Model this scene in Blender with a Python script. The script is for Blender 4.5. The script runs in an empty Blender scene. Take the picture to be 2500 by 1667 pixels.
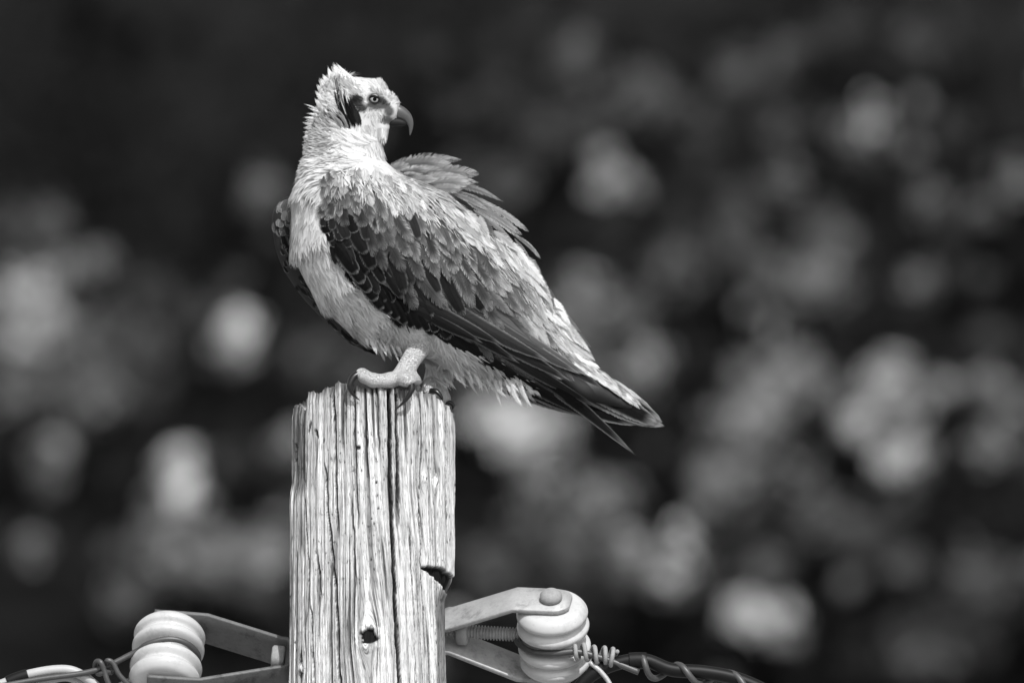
import bpy, bmesh, math, random
import numpy as np
from mathutils import Vector
from mathutils.bvhtree import BVHTree

random.seed(7); RNG = np.random.default_rng(7)
SC = bpy.context.scene
COL = SC.collection
R = math.radians

# ------------------------------------------------------------------ camera
K = 0.0005                       # metres per photograph pixel at the bird
D0 = 20.8                        # camera to bird
ELEV = R(12)
TGT = np.array([0.0, 0.0, 6.6])
FWD = np.array([0.0, math.cos(ELEV), math.sin(ELEV)])
UP = np.array([0.0, -math.sin(ELEV), math.cos(ELEV)])
RIGHT = np.array([1.0, 0.0, 0.0])
CAM = TGT - FWD * D0
cd = bpy.data.cameras.new('camera'); cam = bpy.data.objects.new('camera', cd); COL.objects.link(cam)
cam.location = CAM; cam.rotation_euler = (math.pi / 2 + ELEV, 0, 0)
cd.sensor_width = 36; cd.lens = 36 * D0 / (2500 * K); cd.clip_start = 0.5; cd.clip_end = 2000
cd.dof.use_dof = True; cd.dof.focus_distance = D0 - 0.04; cd.dof.aperture_fstop = cd.lens / 70.0
SC.camera = cam

# ------------------------------------------------------------------ light (black-and-white photograph: neutral light)
SUN_DIR = Vector((0.17, -0.76, 0.63)).normalized()
w = bpy.data.worlds.new('World'); SC.world = w; w.use_nodes = True
nt = w.node_tree; nt.nodes.clear()
sky = nt.nodes.new('ShaderNodeTexSky'); sky.sky_type = 'NISHITA'; sky.sun_disc = False
sky.sun_elevation = math.asin(SUN_DIR.z); sky.sun_rotation = math.atan2(SUN_DIR.x, SUN_DIR.y)
bw = nt.nodes.new('ShaderNodeRGBToBW'); bg = nt.nodes.new('ShaderNodeBackground'); bg.inputs[1].default_value = 0.15
wo = nt.nodes.new('ShaderNodeOutputWorld')
nt.links.new(sky.outputs[0], bw.inputs[0]); nt.links.new(bw.outputs[0], bg.inputs[0]); nt.links.new(bg.outputs[0], wo.inputs[0])
sd = bpy.data.lights.new('sun', 'SUN'); sd.energy = 3.0; sd.angle = R(0.6); sd.color = (1, 1, 1)
sun = bpy.data.objects.new('sun', sd); COL.objects.link(sun); sun.location = (6, -6, 14)
sun.rotation_euler = SUN_DIR.to_track_quat('Z', 'Y').to_euler()
SC.view_settings.view_transform = 'Standard'; SC.view_settings.look = 'None'
SC.view_settings.exposure = 0.55; SC.view_settings.gamma = 1.0
SC.render.engine = 'CYCLES'
SC.cycles.use_denoising = True
SC.cycles.max_bounces = 6; SC.cycles.transparent_max_bounces = 24

# ------------------------------------------------------------------ helpers
def P(a):
    """(photo x, photo y, depth in px; + = away) -> world"""
    a = np.asarray(a, float); d = a[..., 2] * K; s = (D0 + d) / D0
    return (TGT + d[..., None] * FWD + ((a[..., 0] - 1250) * K * s)[..., None] * RIGHT
            + ((833.5 - a[..., 1]) * K * s)[..., None] * UP)

def Pinv(w_):
    r = np.asarray(w_, float) - CAM; D = r @ FWD
    return np.stack([1250 + (r @ RIGHT) * D0 / D / K, 833.5 - (r @ UP) * D0 / D / K, (D - D0) / K], -1)

def hash2(ix, iy, seed):
    h = (ix.astype(np.int64) * 374761393 + iy.astype(np.int64) * 668265263 + seed * 144665) & 0x7fffffff
    h = ((h ^ (h >> 13)) * 1274126177) & 0x7fffffff
    return ((h ^ (h >> 16)) & 0xffff) / 65535.0

def vn(x, y, seed=0):
    x = np.asarray(x, float); y = np.asarray(y, float)
    ix = np.floor(x); iy = np.floor(y); fx = x - ix; fy = y - iy
    fx = fx * fx * (3 - 2 * fx); fy = fy * fy * (3 - 2 * fy)
    a = hash2(ix, iy, seed); b = hash2(ix + 1, iy, seed); c = hash2(ix, iy + 1, seed); d = hash2(ix + 1, iy + 1, seed)
    return (a + (b - a) * fx) * (1 - fy) + (c + (d - c) * fx) * fy

def sst(a, b, x):
    t = np.clip((x - a) / (b - a), 0, 1); return t * t * (3 - 2 * t)

def mesh_np(name, verts, faces, attrs=None, uv=None, smooth=True):
    """faces: list of (n,k) index arrays"""
    me = bpy.data.meshes.new(name)
    verts = np.asarray(verts, np.float32).reshape(-1, 3)
    if not isinstance(faces, (list, tuple)): faces = [faces]
    faces = [np.asarray(f, np.int32) for f in faces if len(f)]
    loops = np.concatenate([f.ravel() for f in faces]); tot = np.concatenate([np.full(len(f), f.shape[1], np.int32) for f in faces])
    me.vertices.add(len(verts)); me.vertices.foreach_set('co', verts.ravel())
    me.loops.add(len(loops)); me.loops.foreach_set('vertex_index', loops)
    me.polygons.add(len(tot)); st = np.concatenate([[0], np.cumsum(tot)[:-1]]).astype(np.int32)
    me.polygons.foreach_set('loop_start', st); me.polygons.foreach_set('loop_total', tot)
    me.update(calc_edges=True)
    if smooth: me.polygons.foreach_set('use_smooth', np.ones(len(tot), bool))
    for k_, v in (attrs or {}).items():
        at = me.attributes.new(k_, 'FLOAT', 'POINT'); at.data.foreach_set('value', np.broadcast_to(np.asarray(v, np.float32), (len(verts),)).copy())
    if uv is not None:
        l = me.uv_layers.new(name='UVMap'); l.data.foreach_set('uv', np.asarray(uv, np.float32)[loops].ravel())
    me.validate(); me.update()
    return me

def obj(name, me, mat=None, parent=None, label=None, cat=None, group=None, kind=None):
    o = bpy.data.objects.new(name, me); COL.objects.link(o)
    if mat is not None and me is not None: me.materials.append(mat)
    if parent is not None: o.parent = parent
    for k_, v in (('label', label), ('category', cat), ('group', group), ('kind', kind)):
        if v: o[k_] = v
    return o

def empty(name, loc, label, cat, group=None):
    o = bpy.data.objects.new(name, None); COL.objects.link(o); o.location = loc; o.empty_display_size = 0.05
    o['label'] = label; o['category'] = cat
    if group: o['group'] = group
    return o

def keep(child, parent):
    """parent a world-space mesh under an Empty that has a location"""
    child.parent = parent
    child.matrix_parent_inverse = Vector_matrix(parent)
def Vector_matrix(p):
    from mathutils import Matrix
    return Matrix.Translation(p.location).inverted() if p.type == 'EMPTY' else Matrix.Identity(4)

def grid_faces(n, m, close=False, base=0):
    i = np.arange(n - 1)[:, None]; j = np.arange(m if close else m - 1)[None, :]
    j2 = (j + 1) % m
    return (np.stack([i * m + j, i * m + j2, (i + 1) * m + j2, (i + 1) * m + j], -1).reshape(-1, 4) + base)

def loft(stations, seg=24):
    """stations (x,y,d,hw,hd) in photo space -> verts (photo space), faces. capped"""
    s = np.array(stations, float); n = len(s)
    tg = np.gradient(s[:, :3], axis=0)
    pv = np.stack([-tg[:, 1], tg[:, 0]], -1); pv /= np.linalg.norm(pv, axis=1)[:, None] + 1e-9
    ph = np.linspace(0, 2 * math.pi, seg, endpoint=False)
    V = np.zeros((n, seg, 3))
    V[..., 0] = s[:, None, 0] + pv[:, None, 0] * s[:, None, 3] * np.cos(ph)
    V[..., 1] = s[:, None, 1] + pv[:, None, 1] * s[:, None, 3] * np.cos(ph)
    V[..., 2] = s[:, None, 2] + s[:, None, 4] * np.sin(ph)
    V = V.reshape(-1, 3); f = grid_faces(n, seg, True)
    V = np.concatenate([V, s[:1, :3], s[-1:, :3]]); a = n * seg
    j = np.arange(seg); j2 = (j + 1) % seg
    t = np.concatenate([np.stack([j2, j, np.full(seg, a)], -1), np.stack([(n - 1) * seg + j, (n - 1) * seg + j2, np.full(seg, a + 1)], -1)])
    return V, f, t

def smooth_path(pts, per=6):
    pts = np.array(pts, float); n = len(pts); out = []
    for i in range(n - 1):
        p0 = pts[max(i - 1, 0)]; p1 = pts[i]; p2 = pts[i + 1]; p3 = pts[min(i + 2, n - 1)]
        for t in np.linspace(0, 1, per, endpoint=False):
            out.append(0.5 * ((2 * p1) + (-p0 + p2) * t + (2 * p0 - 5 * p1 + 4 * p2 - p3) * t * t + (-p0 + 3 * p1 - 3 * p2 + p3) * t ** 3))
    out.append(pts[-1]); return np.array(out)

def tube(path, rad, seg=12, squash=1.0):
    """world-like tube in photo space; rad scalar or array; returns V,quads,tris"""
    p = np.array(path, float); n = len(p); rad = np.broadcast_to(np.asarray(rad, float), (n,))
    tg = np.gradient(p, axis=0); tg /= np.linalg.norm(tg, axis=1)[:, None] + 1e-9
    nrm = np.zeros((n, 3)); ref = np.array([0, 0, 1.0]) if abs(tg[0, 2]) < 0.9 else np.array([1.0, 0, 0])
    u = ref - tg[0] * (ref @ tg[0]); u /= np.linalg.norm(u)
    for i in range(n):
        u = u - tg[i] * (u @ tg[i]); u /= np.linalg.norm(u) + 1e-9; nrm[i] = u
    bn = np.cross(tg, nrm); ph = np.linspace(0, 2 * math.pi, seg, endpoint=False)
    V = p[:, None] + rad[:, None, None] * (nrm[:, None] * np.cos(ph)[None, :, None] + squash * bn[:, None] * np.sin(ph)[None, :, None])
    V = V.reshape(-1, 3); f = grid_faces(n, seg, True)
    V = np.concatenate([V, p[:1], p[-1:]]); a = n * seg; j = np.arange(seg); j2 = (j + 1) % seg
    t = np.concatenate([np.stack([j2, j, np.full(seg, a)], -1), np.stack([(n - 1) * seg + j, (n - 1) * seg + j2, np.full(seg, a + 1)], -1)])
    return V, f, t

def join_geo(parts):
    V = []; Q = []; T = []; b = 0
    for v, q, t in parts:
        V.append(v)
        if len(q): Q.append(q + b)
        if len(t): T.append(t + b)
        b += len(v)
    return np.concatenate(V), (np.concatenate(Q) if Q else np.zeros((0, 4), int)), (np.concatenate(T) if T else np.zeros((0, 3), int))

# ------------------------------------------------------------------ materials
def new_mat(name):
    m = bpy.data.materials.new(name); m.use_nodes = True; nt = m.node_tree
    b = nt.nodes['Principled BSDF']; b.inputs['Specular IOR Level'].default_value = 0.3
    return m, nt, b
def N(nt, t, **kw):
    n = nt.nodes.new(t)
    for k_, v in kw.items(): setattr(n, k_, v)
    return n
def math_n(nt, op, a, b=None, c=None, clamp=False):
    n = N(nt, 'ShaderNodeMath', operation=op); n.use_clamp = clamp
    for i, v in enumerate((a, b, c)):
        if v is None: continue
        if isinstance(v, (int, float)): n.inputs[i].default_value = v
        else: nt.links.new(v, n.inputs[i])
    return n.outputs[0]
def attr(nt, nm): return N(nt, 'ShaderNodeAttribute', attribute_name=nm).outputs['Fac']
def maprange(nt, v, a, b, c=0.0, d=1.0, smooth=True):
    n = N(nt, 'ShaderNodeMapRange'); n.interpolation_type = 'SMOOTHSTEP' if smooth else 'LINEAR'
    nt.links.new(v, n.inputs[0])
    for i, x in enumerate((a, b, c, d)): n.inputs[i + 1].default_value = x
    return n.outputs[0]
def noise(nt, vec, scale, detail=2.0, rough=0.5):
    n = N(nt, 'ShaderNodeTexNoise'); n.inputs['Scale'].default_value = scale; n.inputs['Detail'].default_value = detail; n.inputs['Roughness'].default_value = rough
    if vec is not None: nt.links.new(vec, n.inputs['Vector'])
    return n.outputs['Fac']
def comb(nt, x, y, z=0.0):
    n = N(nt, 'ShaderNodeCombineXYZ')
    for i, v in enumerate((x, y, z)):
        if isinstance(v, (int, float)): n.inputs[i].default_value = v
        else: nt.links.new(v, n.inputs[i])
    return n.outputs[0]
def bump(nt, b, h, strength, dist):
    n = N(nt, 'ShaderNodeBump'); n.inputs['Strength'].default_value = strength; n.inputs['Distance'].default_value = dist
    nt.links.new(h, n.inputs['Height']); nt.links.new(n.outputs[0], b.inputs['Normal'])
def mix(nt, f, a, b):  # float mix
    n = N(nt, 'ShaderNodeMix'); n.data_type = 'FLOAT'
    for s, v in ((0, f), (2, a), (3, b)):
        if isinstance(v, (int, float)): n.inputs[s].default_value = v
        else: nt.links.new(v, n.inputs[s])
    return n.outputs[0]

def simple_mat(name, grey, rough=0.6, metallic=0.0, var=0.25, scale=60.0, bstr=0.2, bdist=0.001, spec=0.4, grime=0.0):
    m, nt, b = new_mat(name); g = N(nt, 'ShaderNodeNewGeometry').outputs['Position']
    n1 = noise(nt, g, scale, 5, 0.6); n2 = noise(nt, g, scale * 6, 3, 0.6)
    f = math_n(nt, 'ADD', math_n(nt, 'MULTIPLY', n1, 1.3 * var), math_n(nt, 'MULTIPLY', n2, 0.7 * var))
    c = math_n(nt, 'MULTIPLY', math_n(nt, 'ADD', f, 1.0 - var), grey)
    if grime:
        gm = maprange(nt, noise(nt, g, scale * 0.8, 8, 0.7), 0.50, 0.68, 1.0, 1.0 - grime); gs = maprange(nt, noise(nt, g, scale * 5, 4, 0.7), 0.6, 0.72, 1.0, 1.0 - grime * .8)
        c = math_n(nt, 'MULTIPLY', c, math_n(nt, 'MULTIPLY', gm, gs))
    nt.links.new(c, b.inputs['Base Color']); b.inputs['Roughness'].default_value = rough
    b.inputs['Metallic'].default_value = metallic; b.inputs['Specular IOR Level'].default_value = spec
    if bstr: bump(nt, b, f, bstr, bdist)
    return m

def translucent(nt, b, col, f):
    t = N(nt, 'ShaderNodeBsdfTranslucent'); nt.links.new(col, t.inputs[0])
    m = N(nt, 'ShaderNodeMixShader'); m.inputs[0].default_value = f
    out = nt.nodes['Material Output']; nt.links.new(b.outputs[0], m.inputs[1]); nt.links.new(t.outputs[0], m.inputs[2]); nt.links.new(m.outputs[0], out.inputs[0])

def feather_mat():
    m, nt, b = new_mat('feather'); uv = N(nt, 'ShaderNodeUVMap', uv_map='UVMap').outputs[0]
    sp = N(nt, 'ShaderNodeSeparateXYZ'); nt.links.new(uv, sp.inputs[0]); U, V = sp.outputs[0], sp.outputs[1]
    sgn = math_n(nt, 'SUBTRACT', math_n(nt, 'MULTIPLY', U, 2.0), 1.0); ac = math_n(nt, 'ABSOLUTE', sgn)
    asp, seed = attr(nt, 'asp'), attr(nt, 'seed')                     # length / width
    al = math_n(nt, 'SUBTRACT', math_n(nt, 'MULTIPLY', V, asp), math_n(nt, 'MULTIPLY', ac, 0.55))
    vec = comb(nt, math_n(nt, 'MULTIPLY', al, 16.0), math_n(nt, 'MULTIPLY', sgn, 1.2), math_n(nt, 'MULTIPLY', seed, 57.0))
    barb = noise(nt, vec, 1.0, 3, 0.65)
    blot = noise(nt, comb(nt, math_n(nt, 'MULTIPLY', V, 2.2), sgn, math_n(nt, 'MULTIPLY', seed, 91.0)), 1.3, 2)
    soft = maprange(nt, attr(nt, 'fray'), 0.45, 0.9)
    side = math_n(nt, 'MULTIPLY', sgn, math_n(nt, 'SUBTRACT', math_n(nt, 'MULTIPLY', math_n(nt, 'GREATER_THAN', math_n(nt, 'FRACT', math_n(nt, 'MULTIPLY', seed, 7.31)), 0.35), 2.0), 1.0))
    acs = math_n(nt, 'ADD', ac, math_n(nt, 'MULTIPLY', math_n(nt, 'MULTIPLY', side, soft), 0.22))
    acs = math_n(nt, 'ADD', acs, math_n(nt, 'MULTIPLY', math_n(nt, 'SUBTRACT', barb, 0.5), 0.9))
    hard_e = maprange(nt, ac, 0.6, 0.97); soft_e = maprange(nt, acs, 0.25, 1.15)
    e = math_n(nt, 'MAXIMUM', mix(nt, soft, hard_e, soft_e), mix(nt, soft, maprange(nt, V, 0.86, 0.98), maprange(nt, V, 0.6, 1.05)))
    e = math_n(nt, 'MULTIPLY', e, maprange(nt, V, 0.15, 0.5))
    e = math_n(nt, 'MULTIPLY', e, maprange(nt, barb, 0.25, 0.6, 0.45, 1.0))
    base = math_n(nt, 'MULTIPLY', attr(nt, 'base'), math_n(nt, 'ADD', 0.25, math_n(nt, 'ADD', math_n(nt, 'MULTIPLY', blot, 0.75), math_n(nt, 'MULTIPLY', barb, 0.75))))
    col = mix(nt, e, base, attr(nt, 'edge'))
    rach = maprange(nt, ac, 0.03, 0.09, 0.75, 1.0)
    col = math_n(nt, 'MULTIPLY', col, rach, clamp=True)
    nt.links.new(col, b.inputs['Base Color']); b.inputs['Roughness'].default_value = 0.8; b.inputs['Specular IOR Level'].default_value = 0.03
    bump(nt, b, barb, 0.5, 0.0012)
    # frayed outline: single barbs end at different lengths
    ed = math_n(nt, 'SUBTRACT', 1.0, math_n(nt, 'MAXIMUM', ac, maprange(nt, V, 0.55, 1.0, 0.0, 1.0, False)))
    vec2 = comb(nt, math_n(nt, 'MULTIPLY', al, 26.0), math_n(nt, 'MULTIPLY', sgn, 0.6), math_n(nt, 'MULTIPLY', seed, 33.0))
    fr = noise(nt, vec2, 1.0, 2, 0.6)
    cut = math_n(nt, 'MULTIPLY', maprange(nt, fr, 0.42, 0.75, 0.0, 1.0, False), attr(nt, 'fray'))
    al_ = math_n(nt, 'GREATER_THAN', ed, cut)
    t = N(nt, 'ShaderNodeBsdfTranslucent'); nt.links.new(col, t.inputs[0]); m1 = N(nt, 'ShaderNodeMixShader'); m1.inputs[0].default_value = 0.18
    nt.links.new(b.outputs[0], m1.inputs[1]); nt.links.new(t.outputs[0], m1.inputs[2])
    tr = N(nt, 'ShaderNodeBsdfTransparent'); m2 = N(nt, 'ShaderNodeMixShader'); nt.links.new(al_, m2.inputs[0]); nt.links.new(tr.outputs[0], m2.inputs[1]); nt.links.new(m1.outputs[0], m2.inputs[2])
    nt.links.new(m2.outputs[0], nt.nodes['Material Output'].inputs[0])
    return m
M_FEATHER = feather_mat()

def plume_mat():
    m, nt, b = new_mat('plumage'); g = N(nt, 'ShaderNodeNewGeometry').outputs['Position']
    n = noise(nt, g, 900, 2)
    c = math_n(nt, 'MULTIPLY', attr(nt, 'base'), math_n(nt, 'ADD', 0.8, math_n(nt, 'MULTIPLY', n, 0.4)), clamp=True)
    nt.links.new(c, b.inputs['Base Color']); translucent(nt, b, c, 0.4); b.inputs['Roughness'].default_value = 0.85; b.inputs['Specular IOR Level'].default_value = 0.1
    return m
M_PLUME = plume_mat()

def body_mat():
    m, nt, b = new_mat('bird_body'); g = N(nt, 'ShaderNodeNewGeometry').outputs['Position']
    v = N(nt, 'ShaderNodeTexVoronoi'); v.feature = 'DISTANCE_TO_EDGE'; v.inputs['Scale'].default_value = 380; nt.links.new(g, v.inputs['Vector'])
    sc = maprange(nt, v.outputs['Distance'], 0.0, 0.12)
    sk = attr(nt, 'skin')
    c = mix(nt, sk, attr(nt, 'base'), math_n(nt, 'ADD', 0.34, math_n(nt, 'MULTIPLY', sc, 0.16)))
    nt.links.new(c, b.inputs['Base Color']); b.inputs['Roughness'].default_value = 0.6
    bump(nt, b, math_n(nt, 'MULTIPLY', sc, sk), 0.9, 0.002)
    return m
M_BODY = body_mat()
M_BEAK = simple_mat('beak_horn', 0.06, 0.32, var=0.35, scale=90, bstr=0.1, spec=0.6)
M_CERE = simple_mat('cere', 0.26, 0.5, var=0.3, scale=200)
M_LOWB = simple_mat('lower_bill', 0.012, 0.6, spec=0.2)
M_TALON = simple_mat('talon', 0.008, 0.3, var=0.4, scale=120, bstr=0.05, spec=0.5)
M_IRIS = simple_mat('iris', 0.34, 0.12, var=0.2, scale=500, bstr=0, spec=0.8)
M_PUPIL = simple_mat('pupil', 0.003, 0.7, bstr=0, spec=0.03)
M_LID = simple_mat('eyelid', 0.008, 0.6, spec=0.15)
M_PORC = simple_mat('porcelain', 0.46, 0.16, var=0.12, scale=40, bstr=0.03, spec=0.7, grime=0.22)
M_GALV = simple_mat('galvanised_steel', 0.36, 0.55, metallic=0.25, var=0.5, scale=55, bstr=0.3, grime=0.4)
M_RUST = simple_mat('rough_steel', 0.26, 0.75, metallic=0.1, var=0.55, scale=220, bstr=0.6)
M_DARKST = simple_mat('weathered_strap_steel', 0.11, 0.6, metallic=0.2, var=0.55, scale=70, bstr=0.5, grime=0.5)
M_WIRE = simple_mat('bare_wire', 0.08, 0.45, metallic=0.4, var=0.4, scale=150)
M_BLACKC = simple_mat('black_cable', 0.006, 0.5, var=0.3, scale=100, spec=0.2)
M_GREYC = simple_mat('grey_cable', 0.36, 0.5, var=0.15, scale=90)
M_TAPE = simple_mat('black_tape', 0.006, 0.55, spec=0.2)

# ------------------------------------------------------------------ ground and hillside
def hill_h(x, y):
    h = np.maximum(y - 28, 0) * 0.425
    h = h * sst(0, 14, np.maximum(y - 28, 0)) + 0.25 * (vn(x / 3, y / 3, 4) - 0.5) * sst(28, 40, y)
    return h
def build_ground():
    xs = np.concatenate([np.linspace(-900, -60, 15), np.linspace(-48, 48, 65), np.linspace(60, 900, 15)])
    ys = np.concatenate([np.linspace(-900, -60, 15), np.linspace(-45, 25, 15), np.linspace(28, 150, 100), np.linspace(165, 900, 14)])
    X, Y = np.meshgrid(xs, ys); Z = np.where(Y > 150, hill_h(X, np.minimum(Y, 150)) + (np.maximum(Y - 150, 0)) * 0.12, hill_h(X, Y))
    m, nt, b = new_mat('dark_hillside'); g = N(nt, 'ShaderNodeNewGeometry').outputs['Position']
    n = noise(nt, g, 0.9, 6, 0.62)
    nt.links.new(math_n(nt, 'MULTIPLY', maprange(nt, n, 0.35, 0.75), 0.035), b.inputs['Base Color'])
    c = math_n(nt, 'ADD', math_n(nt, 'MULTIPLY', maprange(nt, n, 0.35, 0.75), 0.012), 0.003); nt.links.new(c, b.inputs['Base Color'])
    b.inputs['Roughness'].default_value = 0.95; b.inputs['Specular IOR Level'].default_value = 0.05
    bump(nt, b, n, 0.8, 0.2)
    G = np.stack([X, Y, Z], -1); i = int(np.searchsorted(ys, 28.0)) + 1; i2 = i - 1
    obj('hillside', mesh_np('hillside', G[i2:], grid_faces(len(ys) - i2, len(xs))), m, kind='structure')
    m2, nt, b = new_mat('pale_bounce_ground'); g = N(nt, 'ShaderNodeNewGeometry').outputs['Position']; n = noise(nt, g, 0.6, 6, 0.6)  # unseen flat ground, made pale to bounce sunlight up under the bird
    nt.links.new(math_n(nt, 'ADD', 0.26, math_n(nt, 'MULTIPLY', n, 0.16)), b.inputs['Base Color']); b.inputs['Roughness'].default_value = 0.95; bump(nt, b, n, 0.5, 0.1)
    obj('ground', mesh_np('ground', G[:i], grid_faces(i, len(xs))), m2, kind='structure')
build_ground()

def leaf_mat(name, lo, hi):
    m, nt, b = new_mat(name); g = N(nt, 'ShaderNodeNewGeometry').outputs['Position']
    n = noise(nt, g, 2.5, 4, 0.6)
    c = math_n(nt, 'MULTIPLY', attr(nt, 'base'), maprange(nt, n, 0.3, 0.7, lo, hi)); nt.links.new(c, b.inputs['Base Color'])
    b.inputs['Roughness'].default_value = 0.8; b.inputs['Specular IOR Level'].default_value = 0.03
    return m
M_LEAF = leaf_mat('bush_leaf', 0.7, 1.3); M_BARK = simple_mat('bark', 0.015, 0.9, scale=8, bstr=0.5, bdist=0.02)

# blurred highlights of the foliage, painted as leaf tone: (x, y, radius px, tone 0..1) in photo pixels
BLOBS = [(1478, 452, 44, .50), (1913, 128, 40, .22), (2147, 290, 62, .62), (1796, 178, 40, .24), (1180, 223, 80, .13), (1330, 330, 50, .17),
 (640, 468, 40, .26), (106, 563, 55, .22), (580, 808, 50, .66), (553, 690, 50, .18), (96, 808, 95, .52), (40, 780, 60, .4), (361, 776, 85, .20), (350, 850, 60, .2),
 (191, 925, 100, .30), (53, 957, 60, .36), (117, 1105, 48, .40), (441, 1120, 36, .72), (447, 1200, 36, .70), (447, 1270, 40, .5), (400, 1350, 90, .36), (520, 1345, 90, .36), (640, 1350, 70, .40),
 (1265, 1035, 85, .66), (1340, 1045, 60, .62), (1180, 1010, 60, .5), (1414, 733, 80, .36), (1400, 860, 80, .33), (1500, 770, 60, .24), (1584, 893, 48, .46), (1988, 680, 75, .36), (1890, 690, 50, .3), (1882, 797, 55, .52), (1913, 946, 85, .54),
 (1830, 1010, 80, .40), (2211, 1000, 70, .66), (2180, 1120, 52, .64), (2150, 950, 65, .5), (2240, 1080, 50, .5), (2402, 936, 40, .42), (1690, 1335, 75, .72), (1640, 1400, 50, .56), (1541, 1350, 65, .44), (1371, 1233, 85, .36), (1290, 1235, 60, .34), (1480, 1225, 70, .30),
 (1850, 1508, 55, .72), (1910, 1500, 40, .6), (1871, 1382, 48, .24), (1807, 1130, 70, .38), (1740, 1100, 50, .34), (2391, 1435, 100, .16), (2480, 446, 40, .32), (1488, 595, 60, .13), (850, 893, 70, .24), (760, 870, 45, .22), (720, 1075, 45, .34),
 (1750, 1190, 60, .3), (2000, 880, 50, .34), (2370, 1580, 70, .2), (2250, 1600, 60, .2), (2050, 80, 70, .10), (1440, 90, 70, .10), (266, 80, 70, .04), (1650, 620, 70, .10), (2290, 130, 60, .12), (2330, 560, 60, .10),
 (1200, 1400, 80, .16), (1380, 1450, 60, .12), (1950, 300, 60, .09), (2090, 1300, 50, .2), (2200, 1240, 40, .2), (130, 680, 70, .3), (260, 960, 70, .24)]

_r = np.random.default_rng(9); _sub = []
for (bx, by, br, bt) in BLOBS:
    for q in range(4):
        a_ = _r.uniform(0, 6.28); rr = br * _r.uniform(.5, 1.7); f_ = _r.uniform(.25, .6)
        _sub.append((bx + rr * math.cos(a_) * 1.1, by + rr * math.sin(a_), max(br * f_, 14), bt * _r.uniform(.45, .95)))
for q in range(110):      # faint glints, painted as paler leaves, through all the foliage
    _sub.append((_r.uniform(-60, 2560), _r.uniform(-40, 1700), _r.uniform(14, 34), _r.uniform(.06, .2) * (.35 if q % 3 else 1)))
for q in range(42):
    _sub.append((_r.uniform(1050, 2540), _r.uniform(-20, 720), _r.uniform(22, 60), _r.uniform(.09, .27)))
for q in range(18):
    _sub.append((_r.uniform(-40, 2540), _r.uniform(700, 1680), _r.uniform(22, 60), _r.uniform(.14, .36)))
BLOBS = [(x, y, r_ * .8, t_) for x, y, r_, t_ in BLOBS] + _sub
def ray_point(px, py, D):          # point in the view at camera distance D
    return CAM + (FWD + RIGHT * ((px - 1250) * K / D0) + UP * ((833.5 - py) * K / D0)) * D

BUSHES = [  # crown centre (photo px, only to set out the slope), reach px, name, label
 (150, 900, 420, 430, 'bush', 'soft pale blurred bush left of the pole, level with the osprey feet'),
 (560, 700, 330, 380, 'bush', 'dark blurred bush on the slope just left of the osprey breast'),
 (470, 1330, 380, 330, 'bush', 'blurred bush with an upright pale sprig above the left insulator'),
 (250, 250, 520, 450, 'tree', 'very dark blurred tree on the slope at the upper left, no bright leaves'),
 (1000, 130, 420, 420, 'tree', 'dark blurred tree directly behind the osprey head'),
 (1450, 480, 330, 380, 'tree', 'dim blurred tree with one round bright spot, behind the ruffled back feathers'),
 (1950, 200, 430, 380, 'tree', 'dark blurred tree with scattered round highlights right of the osprey head'),
 (2380, 420, 330, 430, 'tree', 'dim blurred tree at the upper right with one soft glint by its edge'),
 (1400, 880, 330, 380, 'bush', 'blurred bush with pale leaves behind the wing tips'),
 (1250, 1080, 300, 300, 'bush', 'bright blurred bush directly below the osprey tail'),
 (1900, 740, 330, 330, 'bush', 'blurred grey bush right of the tail with soft round highlights'),
 (1880, 1010, 330, 330, 'bush', 'pale blurred bush right of the tail tip, left half of the bright pair'),
 (2200, 1040, 330, 380, 'bush', 'brightest tall blurred bush right of the tail, tapering downward'),
 (1600, 1340, 380, 330, 'bush', 'blurred bush with a large bright patch above the right insulator'),
 (1880, 1480, 330, 300, 'bush', 'low blurred bush with an oval bright patch right of the twisted cable'),
 (2380, 1450, 380, 380, 'bush', 'dim grey blurred bush at the lower right corner of the slope'),
 (1000, 1500, 420, 330, 'bush', 'dark blurred bush behind the utility pole')]

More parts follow.
